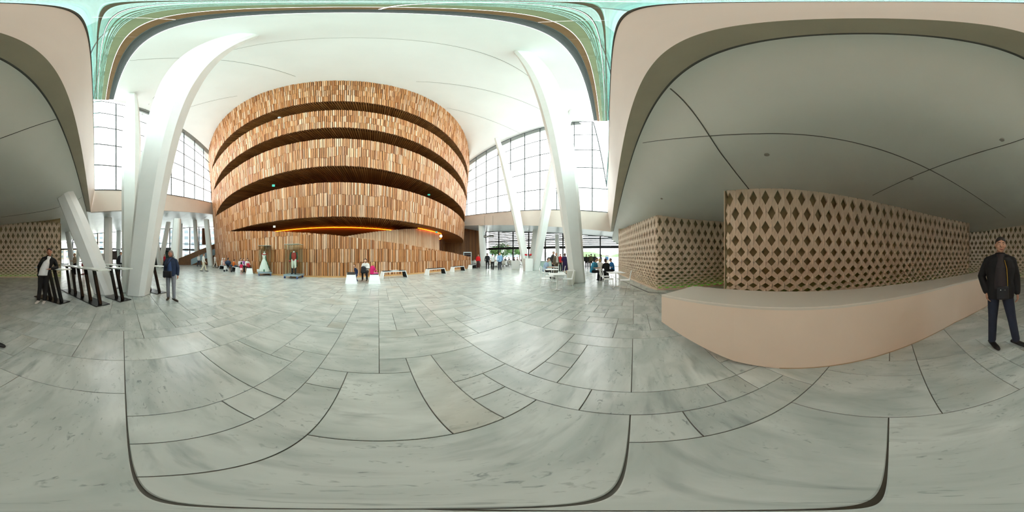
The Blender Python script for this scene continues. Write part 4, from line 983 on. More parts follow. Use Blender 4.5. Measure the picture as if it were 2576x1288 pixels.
# ================================================================== OUTSIDE
def building(label, c, rz, size, m, win, nw, nf, name='building'):
    t = thing(name, label, 'building', (c[0], c[1], 0), rz); w, d, h = size; mb = MB(); mb.box((0,0,h/2), size); obj('walls', mb, m, t)
    mb = MB(); mb.box((0,0,h+.25), (w*1.02,d*1.02,.5)); obj('roof', mb, mat('roof_grey','7d7f80',.7), t)
    wm = MB(); wm.box((0,0,0), (w/nw*.55,.3,h/nf*.5)); wme = wm.mesh('window'); wme.materials.append(win)
    for i in range(nw):
        for k in range(nf): link('window', wme, None, t, (-w/2+w/nw*(i+.5), -d/2-.05, h/nf*(k+.55)))
    return t
Wb = mat('far_window','6f8088',.2)
building('cream tower block with window columns seen through the entrance', V2(az(240), 75), -az(240), (7.5,8,14.5), mat('cream_wall','d8cfb0',.8,emit=None), Wb, 3, 7)
building('grey glass tower block beside the cream tower', V2(az(255.5), 77), -az(255.5), (5,8,13), mat('tower_grey','98a4a8',.6), Wb, 5, 8)
building('low beige building left of the cream tower', V2(az(178), 85), -az(178), (36,10,4.6), mat('beige_wall','c9b79c',.8), Wb, 12, 2)
building('long pale office block behind the far stair windows', V2(az(425), 80), -az(425), (45,10,14), mat('office_wall','a9b3b5',.7), Wb, 14, 5)
building('low white apartment building across the harbour', V2(az(1376), 160), -az(1376), (9,8,4.6), mat('pale_wall','d9d3ca',.8), Wb, 4, 3)
building('grey shed across the harbour behind the diners', V2(az(1260), 170), -az(1260), (40,8,4.0), mat('shed_grey','aab3b8',.8), Wb, 10, 2)
mb = MB()
for i in range(60):
    x = 1450+i*2.2; p = V2(az(x), 260); h = 4.5+3.5*math.sin(i*.13)+random.uniform(0,1.2); mb.ell((p[0],p[1],0), (9,9,h), 8, 6)
tag(obj('wooded_shore', mb, mat('shore_green','6f8f62',.9,var=.3,scale=.2)), 'low wooded green shore across the harbour', 'hills')['kind'] = 'stuff'
for i, (x, y, d, s) in enumerate(((1265,603,32,2.2),(1245,612,33,1.6),(1290,612,34,1.8),(1307,616,33,1.4))):
    t = thing('tree', ['rounded green tree outside behind the restaurant sign','small green tree left of the rounded tree','green tree right of the rounded tree','smallest green tree near the leaning columns'][i], 'tree', (*V2(az(x), d+6+4.5*i), 0)); mb = MB(); mb.tube([(0,0,0),(0,0,2.2)], [.16,.1], 8); obj('trunk', mb, mat('bark','5b4a38',.9), t); mb = MB()
    for k in range(2200):
        v = Vector((random.gauss(0,1),random.gauss(0,1),random.gauss(0,.8))); v = v.normalized()*s*(.55+.45*random.random())*(1+.18*math.sin(v.x*5+v.z*4)); p = Vector((v.x, v.y, 3.0+v.z*.8)); a_ = Vector((random.uniform(-1,1),random.uniform(-1,1),random.uniform(-1,1))).normalized()*.16; b_ = a_.orthogonal().normalized()*.1
        mb.add([p-a_, p-b_, p+a_, p+b_], [(0,1,2,3)])
    obj('crown', mb, mat('leaf_green','4f7a3c',.9,var=.4,scale=2), t)
# ================================================================== PEOPLE
BAKE = []
def fabric(c, rough=.85): 
    k = 'fabric_'+c; return MATS.get(k) or mat(k, c, rough, var=.12, scale=14)
def skinm(c): return MATS.get('skin_'+c) or mat('skin_'+c, c, .5)
def garment(name, mb, m, parent, vox, smooth=4):
    o = link(name, mb.mesh(name), m, parent)
    md = o.modifiers.new('remesh', 'REMESH'); md.mode = 'VOXEL'; md.voxel_size = vox; md.use_smooth_shade = True
    if smooth: sm = o.modifiers.new('smooth', 'SMOOTH'); sm.factor = .5; sm.iterations = smooth
    BAKE.append(o); return o
STAND = dict(pelvis=(0,0,.97), waist=(0,0,1.1), chest=(0,0,1.3), neck=(0,-.01,1.49), head=(0,.02,1.635),
    hipL=(-.095,0,.93), kneeL=(-.105,.015,.5), ankL=(-.11,-.02,.085), hipR=(.095,0,.93), kneeR=(.105,.015,.5), ankR=(.11,-.02,.085),
    shL=(-.178,-.01,1.395), elL=(-.245,-.04,1.12), wrL=(-.25,.04,.9), shR=(.178,-.01,1.395), elR=(.245,-.04,1.12), wrR=(.25,.04,.9), toeL=(-.02,1), toeR=(.02,1))
def pose(base, **k): d = dict(base); d.update(k); return d
WALK = pose(STAND, kneeL=(-.1,.16,.52), ankL=(-.1,.26,.1), kneeR=(.1,-.04,.5), ankR=(.1,-.26,.13), elL=(-.25,-.12,1.15), wrL=(-.24,-.12,.9), elR=(.25,.04,1.14), wrR=(.24,.18,.93))
SIT = dict(pelvis=(0,0,.53), waist=(0,-.02,.68), chest=(0,.0,.88), neck=(0,.03,1.07), head=(0,.07,1.21),
    hipL=(-.1,.02,.52), kneeL=(-.13,.44,.5), ankL=(-.13,.42,.085), hipR=(.1,.02,.52), kneeR=(.13,.44,.5), ankR=(.13,.42,.085),
    shL=(-.175,.01,.98), elL=(-.24,.1,.74), wrL=(-.16,.32,.68), shR=(.175,.01,.98), elR=(.24,.1,.74), wrR=(.16,.32,.68), toeL=(0,1), toeR=(0,1))
def leanf(base, f):                 # bend the trunk forward by f metres at the head
    d = dict(base); zp = d['pelvis'][2]; zh = d['head'][2]
    for k in ('waist','chest','neck','head','shL','shR','elL','elR'):
        x, y, z = d[k]; t = max(0,(z-zp)/(zh-zp)); d[k] = (x, y+f*t, z-.3*f*f*t)
    return d
def hand(mb, w, fw, side, curl=.5, s=1):
    w = Vector(w); d = Vector(fw).normalized(); X = Vector((side,0,0)); X = (X - d*X.dot(d)).normalized(); N_ = d.cross(X)   # X points out from the body
    Y = N_ if side < 0 else -N_
    fwd = Vector((0,1,0)); a = (fwd - d*fwd.dot(d)); a = a.normalized() if a.length > .1 else X   # across the knuckles
    p = w + d*.05*s
    mb.capsule([w, w+d*.04*s, w+d*.085*s], [.026*s,.034*s,.032*s], 8, .62, a)
    inn = -X
    for i, (o, L) in enumerate(((.027,.066),(.009,.076),(-.009,.07),(-.026,.055))):
        k = w + d*.09*s + a*o*s; m1 = k + (d*(1-curl*.45)+inn*curl*.6).normalized()*L*.5*s; m2 = m1 + (d*(1-curl)+inn*curl*1.1).normalized()*L*.5*s
        mb.capsule([k, m1, m2], [.0095*s,.009*s,.0078*s], 6)
    k = w + d*.03*s + a*.028*s; mb.capsule([k, k+(d*.6+a*.7+inn*.2).normalized()*.035*s, k+(d*.6+a*.7+inn*.2).normalized()*.035*s+(d*.9+a*.15+inn*.3).normalized()*.03*s], [.0125*s,.011*s,.009*s], 6)
def person(label, loc, face, H=1.75, P=STAND, top='303030', bot='202020', skin='c99a7e', hair='2a1d16', shoe='151515', vox=.022, sleeve=1.0, bulk=1.0, skirt=None, z=0, inner=None,
           hairlen=0, yaw=0, pitch=0, coat=0, headk=1.0, cap=None, detail=False, bare=False, bald=False, legskin=False, topname='top', group=None, tiltx=0, bag=None, nohandR=False, topext=0, botlen=1.0, iw=1.0, ilow=.02):
    k = H/1.75; root = thing('person', label, 'person', (loc[0], loc[1], z), face, group)
    J = {n: (Vector(v)*k if len(v) == 3 else Vector((v[0], v[1], 0)).normalized()) for n, v in P.items()}
    sh = (J['shR']-J['shL']).normalized(); ms = skinm(skin); hipx = (J['hipR']-J['hipL']).normalized()
    def fw(up, x): return up.cross(x).normalized()
    hk = k*headk; hc = J['neck'] + (J['head']-J['neck'])*(headk if headk > 1 else 1)
    ROT = Euler((R(-pitch), R(tiltx), R(yaw)), 'XYZ').to_matrix()
    up = (J['neck']-J['pelvis']).normalized(); fwd = fw(up, sh)
    def trunk(mb, g, lo=True, hi=True, ext=0):
        b = bulk; T = [(J['pelvis']-up*(.06+ext)*k, .165, .115), (J['pelvis']+up*.02*k, .172, .125), (J['waist'], .155, .115), (J['chest'], .18, .125), ((J['shL']+J['shR'])/2, .17, .105), ((J['shL']+J['shR'])/2+up*.055*k, .115, .075)]
        secs = []
        for i, (c, rx, ry) in enumerate(T):
            x = hipx.lerp(sh, i/5).normalized(); secs.append((c, x*(rx*b+g)*k, fwd*(ry*b+g)*k))
        mb.rings(secs, 18)
    # ---- body
    mb = MB(); trunk(mb, -.02)
    mb.capsule([J['neck']-up*.05*k, J['neck']+up*.04*k, hc-up*.03*k], [.062*k,.054*hk,.052*hk], 12)
    def hp(x, y, zz): return hc + ROT @ (Vector((x, y, zz))*hk)
    mb.ell(hc, (.074*hk,.094*hk,.108*hk), 16, 12, ROT)
    mb.ell(hp(0,.022,-.052), (.058*hk,.066*hk,.066*hk), 14, 10, ROT); mb.ell(hp(0,.062,-.088), (.026*hk,.024*hk,.026*hk), 10, 8, ROT)
    mb.capsule([hp(0,.088,.012), hp(0,.104,-.018), hp(0,.106,-.027)], [.009*hk,.013*hk,.015*hk], 8)
    for s in (-1,1): mb.ell(hp(s*.076,-.005,-.012), (.011*hk,.022*hk,.032*hk), 8, 8, ROT)
    if detail:
        for s in (-1,1): mb.ell(hp(s*.03,.078,.024), (.022*hk,.014*hk,.008*hk), 10, 8, ROT); mb.ell(hp(s*.042,.062,-.03), (.022*hk,.02*hk,.02*hk), 10, 8, ROT)
        mb.ell(hp(0,.09,-.058), (.02*hk,.012*hk,.006*hk), 10, 6, ROT); mb.ell(hp(0,.089,-.068), (.018*hk,.012*hk,.007*hk), 10, 6, ROT)
    for s, n in ((-1,'L'),(1,'R')):
        mb.capsule([J['sh'+n], J['el'+n], J['wr'+n]], [.045*k,.037*k,.026*k], 10)
        hand(mb, J['wr'+n], J['wr'+n]-J['el'+n] if not P.get('hd'+n) else J['hd'+n], s, .55, k*(1.0 if headk == 1 else 1.05))
        mb.capsule([J['hip'+n], J['knee'+n], J['ank'+n]], [.078*k,.05*k,.036*k], 10)
        t = J['toe'+n]; mb.capsule([J['ank'+n]-up*0-Vector((0,0,.035*k)), J['ank'+n]+t*.13*k-Vector((0,0,.05*k))], [.036*k,.03*k], 8)
    garment('body', mb, ms, root, vox if detail else max(.016, vox*.8), 3)
    # ---- top
    mt = fabric(top); mb = MB(); trunk(mb, .012+.012*coat, ext=.02+topext+.06*coat)
    for s, n in ((-1,'L'),(1,'R')):
        if bare: break
        w = J['el'+n].lerp(J['wr'+n], .93); pts = [J['sh'+n], J['sh'+n].lerp(J['el'+n], .5), J['el'+n], J['el'+n].lerp(J['wr'+n], .5), w]; rr = [.058,.06,.054,.05,.043]
        if sleeve < 1: pts = pts[:2] + [J['sh'+n].lerp(J['el'+n], .85)]; rr = [.058,.062,.06]
        mb.capsule(pts, [(r_+.008*coat)*k*bulk**.5 for r_ in rr], 12); mb.capsule([J['neck']-up*.035*k, J['neck'].lerp(J['sh'+n], .5)-up*.005*k, J['sh'+n]], [(.05+.008*coat)*k,(.052+.008*coat)*k,(.055+.008*coat)*k], 10)
    if coat: mb.tube([J['neck']-up*.04*k-fwd*.005*k, J['neck']+up*.025*k-fwd*.01*k], [.082*k,.076*k], 14)
    garment(topname, mb, mt, root, vox)
    if inner:
        mb = MB(); c0 = J['pelvis']+up*ilow*k; c1 = J['chest']; c2 = (J['shL']+J['shR'])/2+up*.02*k
        d = (.052+.022*coat)*k*bulk**.5
        mb.rings([(c0+fwd*(d+.02*k), hipx*.1*k*iw, fwd*.105*k), (J['waist']+fwd*(d+.02*k), hipx*.095*k*iw, fwd*.1*k), (c1+fwd*(d+.018*k), sh*.085*k*iw**.7, fwd*.1*k), (c2+fwd*(d-.005*k), sh*.06*k, fwd*.075*k), (J['neck']+fwd*.012*k+up*.01*k, sh*.063*k, fwd*.062*k)], 16)
        garment('shirt', mb, fabric(inner), root, vox)
    # ---- legs
    if skirt:
        mb = MB(); L = skirt*k; kn = (J['kneeL']+J['kneeR'])/2; b0 = J['pelvis']+up*.06*k; b1 = J['pelvis']-up*.08*k; dirn = (kn-J['pelvis']).normalized(); e = J['pelvis']+dirn*L
        if J['hipL'].z - J['kneeL'].z < .2*k:
            mb.rings([(b0, hipx*.165*k, fwd*.12*k), (b1, hipx*.19*k, fwd*.15*k), (e, hipx*.23*k, Vector((0,.05,1)).normalized()*.12*k)], 18)
        else: mb.rings([(b0, hipx*.15*k*bulk, fwd*.115*k*bulk), (b1, hipx*.19*k*bulk, fwd*.145*k*bulk), (e, hipx*.23*k, fwd*.2*k)], 18)
        garment('skirt', mb, fabric(bot), root, vox)
    elif not legskin:
        mb = MB(); mb.rings([(J['pelvis']+up*.08*k, hipx*.158*k*bulk, fwd*.12*k*bulk), (J['pelvis'], hipx*.172*k*bulk, fwd*.13*k*bulk), (J['pelvis']-up*.07*k, hipx*.15*k*bulk, fwd*.12*k*bulk)], 16)
        for n in 'LR':
            a = J['knee'+n].lerp(J['ank'+n], .95*botlen); pts = [J['hip'+n], J['hip'+n].lerp(J['knee'+n], .5), J['knee'+n], J['knee'+n].lerp(a, .5), a]
            mb.capsule(pts, [r_*k for r_ in (.098,.085,.068,.064,.06)], 12)
        garment('trousers', mb, fabric(bot), root, vox)
    for n in 'LR':
        t = J['toe'+n]; a = J['ank'+n]; mb = MB(); h = a.z - .085*k
        b = Vector((a.x, a.y, h)); X_ = Vector((t.y, -t.x, 0))
        P_ = [b-t*.065*k+Vector((0,0,.05*k)), b-t*.02*k+Vector((0,0,.055*k)), b+t*.07*k+Vector((0,0,.042*k)), b+t*.15*k+Vector((0,0,.032*k)), b+t*.195*k+Vector((0,0,.026*k))]
        mb.capsule(P_, [r_*k for r_ in (.04,.048,.046,.044,.034)], 12, .8, X_); mb.capsule([b+Vector((0,0,.07*k)), b+Vector((0,0,.1*k))], .045*k, 10)
        mb.v = [(x, y, max(zz, h+.001)) for x, y, zz in mb.v]
        garment('shoe', mb, fabric(shoe, .5), root, min(vox, .016), 2)
    # ---- hair
    if not bald:
        def fn(d, q):
            def sm(v, w): t_ = max(0, min(1, v/w)); return t_*t_*(3-2*t_)
            fr_ = sm(d.y-.24, .14)*sm(.54-.3*abs(d.x)-d.z, .1); tmp = sm(d.y-.04, .1)*sm(-.06-d.z, .1)
            low = 0 if hairlen else sm(-.56-d.z, .12); ear = 0 if hairlen else sm(abs(d.x)-.58, .06)*sm(-.16-d.z, .08)*sm(d.y+.36, .1)
            return q*(1-.2*max(fr_, tmp, low, ear))
        mb = MB(); mb.ell(hp(0,-.008,.012), (.0805*hk,.0985*hk,.108*hk), 32, 26, ROT, fn)
        if hairlen: mb.capsule([hp(0,-.05,.0), hp(0,-.06,-.08), hp(0,-.06,-.08-hairlen)], [.07*hk,.075*hk,.05*hk], 12, .7, Vector((1,0,0))); [mb.capsule([hp(s*.068,-.01,.02), hp(s*.07,-.015,-.07-.3*hairlen)], [.024*hk,.02*hk], 8) for s in (-1,1)]
        o = link('hair', mb.mesh('hair'), mat('hair_'+hair, hair, .6, var=.3, scale=40), root, smooth=True)
    if cap:
        mb = MB(); mb.ell(hp(0,-.005,.04), (.088*hk,.106*hk,.085*hk), 18, 12, ROT, lambda d, q: q if d.z > -.1 else q*.9); mb.capsule([hp(-.03,.1,.04), hp(.03,.1,.04)], .03*hk, 8, .4); link('cap', mb.mesh('cap'), fabric(cap), root, smooth=True)
    if detail:
        for s in (-1,1):
            mb = MB(); mb.ell(hp(s*.031,.0775,.006), (.0125*hk,.0075*hk,.0062*hk), 12, 8, ROT); e = link('eye', mb.mesh('eye'), mat('eye_white','d9d2cb',.3), root, smooth=True)
            mb = MB(); mb.ell(hp(s*.031,.0835,.006), (.0055*hk,.003*hk,.0055*hk), 10, 6, ROT); link('iris', mb.mesh('iris'), mat('iris','2b1c14',.2), e, smooth=True)
            mb = MB(); mb.capsule([hp(s*.014,.09,.026), hp(s*.032,.09,.032), hp(s*.05,.078,.025)], [.004*hk,.0048*hk,.0035*hk], 6); link('eyebrow', mb.mesh('eyebrow'), MATS['hair_'+hair] if not bald else M_dark, root, smooth=True)
            mb = MB(); mb.capsule([hp(s*.019,.0845,.0135), hp(s*.031,.0865,.015), hp(s*.045,.078,.0115)], [.003*hk,.0035*hk,.003*hk], 6); link('eyelid', mb.mesh('eyelid'), ms, root, smooth=True)
        mb = MB(); mb.capsule([hp(-.024,.0885,-.062), hp(0,.0985,-.0605), hp(.024,.0885,-.062)], [.0035*hk,.0058*hk,.0035*hk], 8, .7); mb.capsule([hp(-.02,.0885,-.068), hp(0,.097,-.0695), hp(.02,.0885,-.068)], [.0035*hk,.0062*hk,.0035*hk], 8); link('mouth', mb.mesh('mouth'), mat('lip','9c5f54',.5), root, smooth=True)
    return root, J, k
def at(x, d): return V2(az(x), d)
def toward(x, off=0): return -az(x) + math.pi + R(off)      # rotation that faces the camera, turned by off degrees

# ---- the near man by the counter
P1 = pose(STAND, hipL=(-.095,0,.93), kneeL=(-.17,.05,.5), ankL=(-.24,.03,.085), toeL=(-.75,.65), kneeR=(.11,.03,.5), ankR=(.12,.02,.085), toeR=(-.45,.9),
          elR=(.285,-.1,1.15), wrR=(.2,.05,.93), hdR=(-.1,.25,-.9), elL=(-.25,-.06,1.14), wrL=(-.265,-.04,.89), head=(-.005,.03,1.635))
p, J, k = person('man in black jacket and dark jeans standing by the counter, hand in pocket', at(2516, 2.5), toward(2516, 2), 1.79, P1, '0b0b0d', '1b2334', 'b98a70', '1e1512', '0a0a0a', .009, coat=1.0, inner='2c2628', detail=True, yaw=6, bulk=1.12, topname='jacket', pitch=4)
mb = MB(); mb.tube([(-.105,.15,.98),(-.1,.168,1.15),(-.09,.165,1.32),(-.06,.13,1.44)], .0045, 5); link('zip', mb.mesh('zip'), mat('brass','d8b24a'), p)
mb = MB(); mb.box((-.03,.19,.97), (.17,.1,.19)); o = obj('camera_bag', mb, mat('bag_black','15151a',.7), bevel=.02); o.location = p.location; o.rotation_euler = p.rotation_euler; tag(o, 'black camera bag hanging at the belt of the near man', 'bag')
for xx in (-.06,.0): mb = MB(); mb.ell((xx,.243,1.02),(.008,.006,.008)); link('stud', mb.mesh('stud'), mat('stud_steel','c9c9c9',.2,.9), o, smooth=True)
# ---- the man leaning at the bar table
P2 = pose(STAND, pelvis=(.03,0,.95), waist=(-.0,0,1.09), chest=(-.07,0,1.28), neck=(-.13,0,1.46), head=(-.14,.03,1.6), shL=(-.295,.01,1.33), shR=(.05,-.02,1.385),
          elL=(-.37,.02,1.13), wrL=(-.2,.2,1.1), hdL=(.6,.3,-.1), elR=(.19,-.05,1.15), wrR=(.17,.02,.9), hipL=(-.06,0,.92), hipR=(.12,0,.92), kneeL=(-.03,.03,.5), ankL=(.02,.0,.085), kneeR=(.15,.03,.5), ankR=(.2,.0,.085), toeL=(.1,1), toeR=(.3,1))
person('man in white T-shirt and black cardigan leaning on a bar table', at(113, 5.08), toward(113, -6), 1.78, P2, '101114', '0d0d0f', 'b98064', '3a2418', 'e6e4df', .011, coat=.4, inner='e9e9e9', detail=True, topname='cardigan', bulk=1.05, iw=1.45, ilow=-.07)
# ---- the woman in blue
P3 = pose(STAND, elL=(-.24,-.06,1.15), wrL=(-.26,.0,.9), elR=(.25,-.06,1.15), wrR=(.25,.0,.9), toeL=(-.9,.5), toeR=(-.2,1), kneeL=(-.12,.02,.5), ankL=(-.14,.05,.085))
w, J, k = person('grey-haired woman in navy jacket and grey trousers with a shoulder bag', at(430, 5.45), toward(430, -25), 1.69, P3, '1d2a45', '8a8a93', 'b5745c', '8a8078', '3c3226', .011, coat=.5, inner='31456e', detail=True, yaw=-20, hairlen=.03, topname='jacket', bulk=1.03)
mb = MB(); mb.box((.05,.17,.9), (.3,.09,.22)); o = obj('shoulder_bag', mb, mat('bag_dark','16161c',.7), bevel=.02); o.location = w.location; o.rotation_euler = w.rotation_euler; tag(o, 'dark shoulder bag of the woman in the navy jacket', 'bag')
mb = MB(); mb.tube([(.14,.17,1.0),(.06,.185,1.2),(-.1,.13,1.42),(-.14,.02,1.47)], .012, 6); obj('strap', mb, MATS['bag_dark'], o)
mb = MB(); mb.tube([(-.03,.112,1.585),(.0,.118,1.583),(.03,.112,1.585)], .003, 5); link('spectacles', mb.mesh('spectacles'), M_dark, w)
# ---- everyone farther off
def pp(label, x, d, off, H, **k): return person(label, at(x, d), toward(x, off), H, **k)
pp('person in beige jacket reading behind the bar tables', 188, 13.0, -70, 1.72, P=pose(STAND, wrL=(-.12,.3,1.12), wrR=(.12,.3,1.12)), top='b9a68c', bot='15151a', hair='3a2216', pitch=-25)
pp('woman in pale blouse and red skirt near the entrance', 210, 13.0, -60, 1.7, P=pose(STAND, wrL=(-.1,.3,1.1), wrR=(.1,.3,1.1)), top='c9bcae', bot='c01528', skirt=.5, hair='8a6a48', hairlen=.05, shoe='6a1a1a')
pp('grey-suited man half hidden behind the column left', 304, 11.5, 20, 1.8, P=STAND, top='1b1d26', bot='17181d', inner='d9dbe0', coat=.5, hair='4b3a30')
pp('visitor half hidden by the leaning strut', 246, 15, 40, 1.68, P=STAND, top='8d7b68', bot='3a3a3a', hair='5b4636')
pp('woman in a red coat behind the woman in blue', 414, 20, 60, 1.7, P=WALK, top='a8182a', bot='1d1d22', hair='5a4030', coat=.5)
pp('distant walker in white shirt near the stair', 500, 22.5, 30, 1.72, P=WALK, top='e6e6e6', bot='26304a', hair='3a2a20')
pp('blurred walker in pale top and beige trousers crossing the hall', 512, 15.5, 90, 1.75, P=WALK, top='dcdad2', bot='d2cbb4', hair='4a3526')
pp('woman in white near the drum edge', 541, 20.5, 60, 1.66, P=WALK, top='efe6e2', bot='d9cfc4', hair='7a5a3c', hairlen=.05)
def ss(label, x, d, off, H, zseat=.47, **k):
    P = k.pop('P', SIT); return person(label, at(x, d), toward(x, off), H, P=P, z=zseat-.43*H/1.75, **k)
ss('seated woman in white headscarf and dress, far left bench', 559, 18.2, 75, 1.6, top='efe9e6', bot='e8dcd4', skirt=.5, hair='efe9e6', hairlen=.06)
ss('seated woman in pink beside the headscarf woman', 564, 17.6, 60, 1.6, top='e9b9b0', bot='d9a89c', skirt=.5, hair='e5ddd8', hairlen=.06)
ss('dark-haired woman in grey seated behind the stroller', 573, 16.6, 100, 1.68, top='6b737c', bot='3f5878', hair='14100e', hairlen=.03)
ss('boy in orange shirt seated by the stroller', 588, 16.0, 110, 1.3, top='e06a1c', bot='4a6a92', hair='16110e', headk=1.15)
ss('mother in white seated with dark hair, facing the little girl', 604.5, 14.4, 35, 1.64, top='d5cdcf', bot='1c1c22', hair='17110f', hairlen=.06)
ss('woman in lilac top seated with a red bag', 612, 14.7, 30, 1.62, top='b57cc0', bot='37342c', hair='15100f', hairlen=.06)
ss('woman in white seated at the end of the group', 622, 14.4, 20, 1.62, top='e4dfdb', bot='37342c', hair='15100f', hairlen=.06)
t = thing('red_bag', 'red backpack on the bench beside the seated group', 'bag', (*at(624, 14.1), .49)); mb = MB(); mb.box((0,0,.19),(.36,.22,.38),.4,.8); obj('body', mb, mat('bag_red','b3122c',.7), t, bevel=.07); mb = MB(); mb.tube([(-.08,.1,.3),(0,.16,.36),(.08,.1,.3)], .015, 6); obj('handle', mb, mat('bag_red','b3122c'), t)
pp('little girl in red top and pale pink skirt standing by the bench', 607, 13.2, 150, .98, P=STAND, top='c81f4a', bot='f0c9cc', skirt=.36, hair='17110f', hairlen=.07, headk=1.3, shoe='e79ab0', sleeve=.5)
pp('boy in navy shirt kneeling behind the end-on bench', 897, 9.2, -60, 1.0, P=leanf(pose(STAND, kneeL=(-.1,.12,.45), ankL=(-.1,-.06,.1), kneeR=(.1,.12,.45), ankR=(.1,-.06,.1)), .22), top='1f2c4d', bot='26355c', hair='6a4a30', headk=1.3, shoe='dfe3ea', pitch=-30)
ss('woman in white top and dark cap seated by the ramp', 920.5, 9.7, -10, 1.66, P=leanf(pose(SIT, wrL=(-.05,.3,.78), wrR=(.05,.3,.78)), .14), top='e2e0da', bot='111114', hair='17110f', cap='14161f', pitch=-40, shoe='3a2a22', zseat=.5)
ss('girl in pink hooded jacket seated on the bench, back turned', 936, 8.95, 130, 1.28, P=leanf(SIT, .05), top='d11765', bot='e86a9c', hair='c59a62', hairlen=.05, headk=1.18, shoe='e8d9d9', zseat=.49, botlen=.4, coat=.5)
t = thing('dark_backpack', 'black backpack on the lap of the woman in the cap', 'bag', (*at(914, 9.35), .5)); mb = MB(); mb.box((0,0,.2),(.32,.22,.42),.3,.8); obj('body', mb, mat('bag_dark','16161c'), t, bevel=.07); mb = MB(); mb.tube([(-.08,.1,.3),(0,.16,.42),(.08,.1,.3)], .015, 6); obj('strap', mb, mat('bag_dark','16161c'), t)
pp('woman in red blouse and long dark skirt walking near the cabinet', 1203, 19.5, 5, 1.72, P=STAND, top='d8161f', bot='3a1d1a', skirt=.85, hair='7a4a2c', hairlen=.05)
pp('man in black walking away to the restaurant', 1226, 17.8, 180, 1.8, P=WALK, top='16171b', bot='131418', hair='4a3a30', coat=.4)
pp('man in white shirt and black trousers walking away', 1239, 17.0, 175, 1.74, P=WALK, top='dadada', bot='101013', hair='241a16', sleeve=.5)
pp('man in light blue shirt walking away past the tables', 1257.5, 16.6, 180, 1.86, P=WALK, top='8db6de', bot='141a2e', bald=True, skin='c79a80', topext=.05)
ss('man in pale blue shirt writing at a cafe table', 1371, 10.6, 75, 1.8, P=leanf(pose(SIT, wrL=(-.1,.5,.72), wrR=(.1,.52,.72)), .16), top='a9c3e0', bot='17171c', hair='3a2a22', sleeve=.5, bulk=1.12, pitch=-30)
pp('tall grey-haired man in dark suit by the cafe bar', 1392, 13.2, 60, 1.9, P=STAND, top='3a3532', bot='26262a', hair='b9b3aa', coat=.5, inner='d8d4cc')
pp('man in brown suit with grey hair by the cafe bar', 1399, 12.6, 40, 1.76, P=STAND, top='6b5f4e', bot='5b5142', hair='a59a8c', coat=.5, inner='d8d4cc')
pp('waiter in red jacket behind the cafe bar', 1410, 16.0, 30, 1.72, P=STAND, top='c01c24', bot='17171a', hair='241a16', coat=.4)
pp('woman in purple dress with brown hair, back turned', 1421, 13.0, 170, 1.74, P=STAND, top='2b1d4a', bot='2b1d4a', skirt=.62, hair='4a2c20', hairlen=.05, bare=False, sleeve=.5, shoe='222222')
pp('person in beige behind the woman in purple', 1431, 13.8, 160, 1.72, P=STAND, top='8d8468', bot='7d7660', hair='6a5240')
for (x, d, o, H, c, b, lb) in ((1466,19,0,1.72,'15171c','15171c','dark silhouetted visitor at the left of the doorway'),(1475,19.5,30,1.7,'2a2624','1c1c20','dark-haired visitor in the doorway beside the silhouette'),(1482,19.8,200,1.66,'2d3238','20242a','visitor in grey with arms raised in the doorway'),
        (1487,19.0,150,1.76,'5b543c','33302a','visitor in olive jacket in the doorway'),(1496,20.2,170,1.72,'33363a','202226','visitor at the right of the doorway group'),(1512,22,90,1.66,'3a4250','4a5a78','lone visitor in dark top outside the doorway'),(1525,26,60,1.7,'3c6a86','44506a','visitor in teal outside the right door pane'),(1529,26.5,100,1.68,'2c63a0','c7b27a','visitor in blue with blond hair outside the right pane')):
    pp(lb, x, d, o, H, P=STAND, top=c, bot=b, hair='2a201a', vox=.03)
ss('man in turquoise shirt leaning forward at the group table', 1491, 10.0, 60, 1.86, P=leanf(pose(SIT, wrL=(-.1,.42,.72), wrR=(.1,.42,.72)), .2), top='3f9cc0', bot='14161c', hair='3a2a20', bulk=1.12, sleeve=.5)
ss('blonde woman in white top seated at the group table', 1508.5, 10.9, 175, 1.7, top='e6e2dc', bot='2a2a30', hair='d8b877', hairlen=.1, sleeve=.5)
ss('woman in black top with reddish hair at the group table', 1527, 9.6, 215, 1.74, P=leanf(SIT, .1), top='101014', bot='16161c', hair='4a2618', hairlen=.03, sleeve=.5, bulk=1.1)
ss('man in bright blue shirt at the right of the group table', 1541, 10.9, -60, 1.74, P=leanf(SIT, .1), top='1a6fb0', bot='1c2230', hair='2a1c16', sleeve=.5)
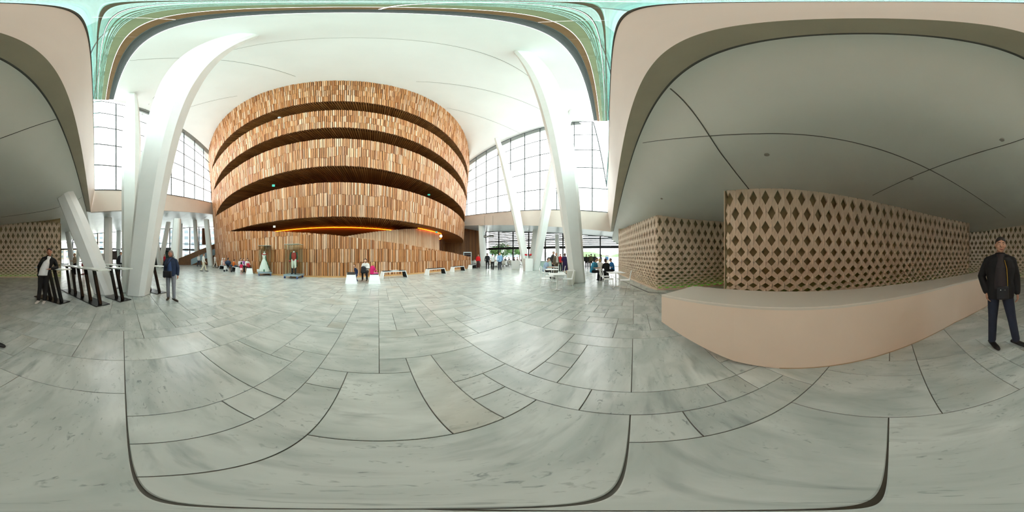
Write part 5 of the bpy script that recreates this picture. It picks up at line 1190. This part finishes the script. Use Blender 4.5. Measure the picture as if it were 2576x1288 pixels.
rest = ((1271,25,'6f6a72','b99a7c'),(1281,26.5,'3a3d44','7d6a5c'),(1293,24.4,'5d4d52','8d6b58'),(1302,26,'c9b7a8','8d6b58'),(1313,25.5,'7a6a76','5a4638'),(1384,25,'a59488','7a6a5a'),(1263,27.5,'cfc7bd','5a4638'))
lbs = ['diner in grey right of the light blue man','diner in dark jacket left of the lectern','diner in plum behind the lectern','diner in cream right of the lectern','diner in mauve before the leaning column','diner in beige behind the cafe bar','diner in white at the far windows']
for (x, d, c, h), lb in zip(rest, lbs): ss(lb, x, d, random.uniform(-90,90), 1.72, top=c, bot='2a2a2e', hair=h.replace('b99a7c','6a5240'), vox=.03)
# stroller
t = thing('stroller', 'black folding stroller in front of the woman in grey', 'stroller', (*at(577, 15.4), 0), toward(577, 60)); M_str = mat('stroller_black','15161b',.6)
mb = MB(); mb.hexa([(-.2,-.1,.35),(.2,-.1,.35),(.2,.3,.4),(-.2,.3,.4),(-.2,-.32,.85),(.2,-.32,.85),(.2,-.1,.45),(-.2,-.1,.45)]); obj('seat', mb, M_str, t)
mb = MB(); mb.ell((0,-.15,.85), (.24,.32,.25), 14, 10, None, lambda d, q: q if d.z > -.1 else q*.9); obj('canopy', mb, mat('stroller_blue','20304a',.7), t, True)
mb = MB()
for s in (-1,1): mb.tube([(s*.22,.35,.1),(s*.22,-.1,.5),(s*.22,-.5,1.0)], .014, 6); mb.tube([(s*.22,-.4,.1),(s*.22,.1,.5)], .014, 6)
mb.tube([(-.22,-.5,1.0),(.22,-.5,1.0)], .018, 6); obj('frame', mb, mat('stroller_grey','6b7076',.4,.6), t)
for s in (-1,1):
    for y in (.36,-.42): mb = MB(); mb.tube([(s*.22-.02,y,.1),(s*.22+.02,y,.1)], .1, 14); obj('wheel', mb, M_str, t)

# ---- bake the remeshed figures
dg = bpy.context.evaluated_depsgraph_get()
for o in BAKE:
    me = bpy.data.meshes.new_from_object(o.evaluated_get(dg)); old = o.data; o.modifiers.clear(); m_ = old.materials[0]; o.data = me
    me.materials.clear(); me.materials.append(m_); me.polygons.foreach_set('use_smooth', [True]*len(me.polygons))
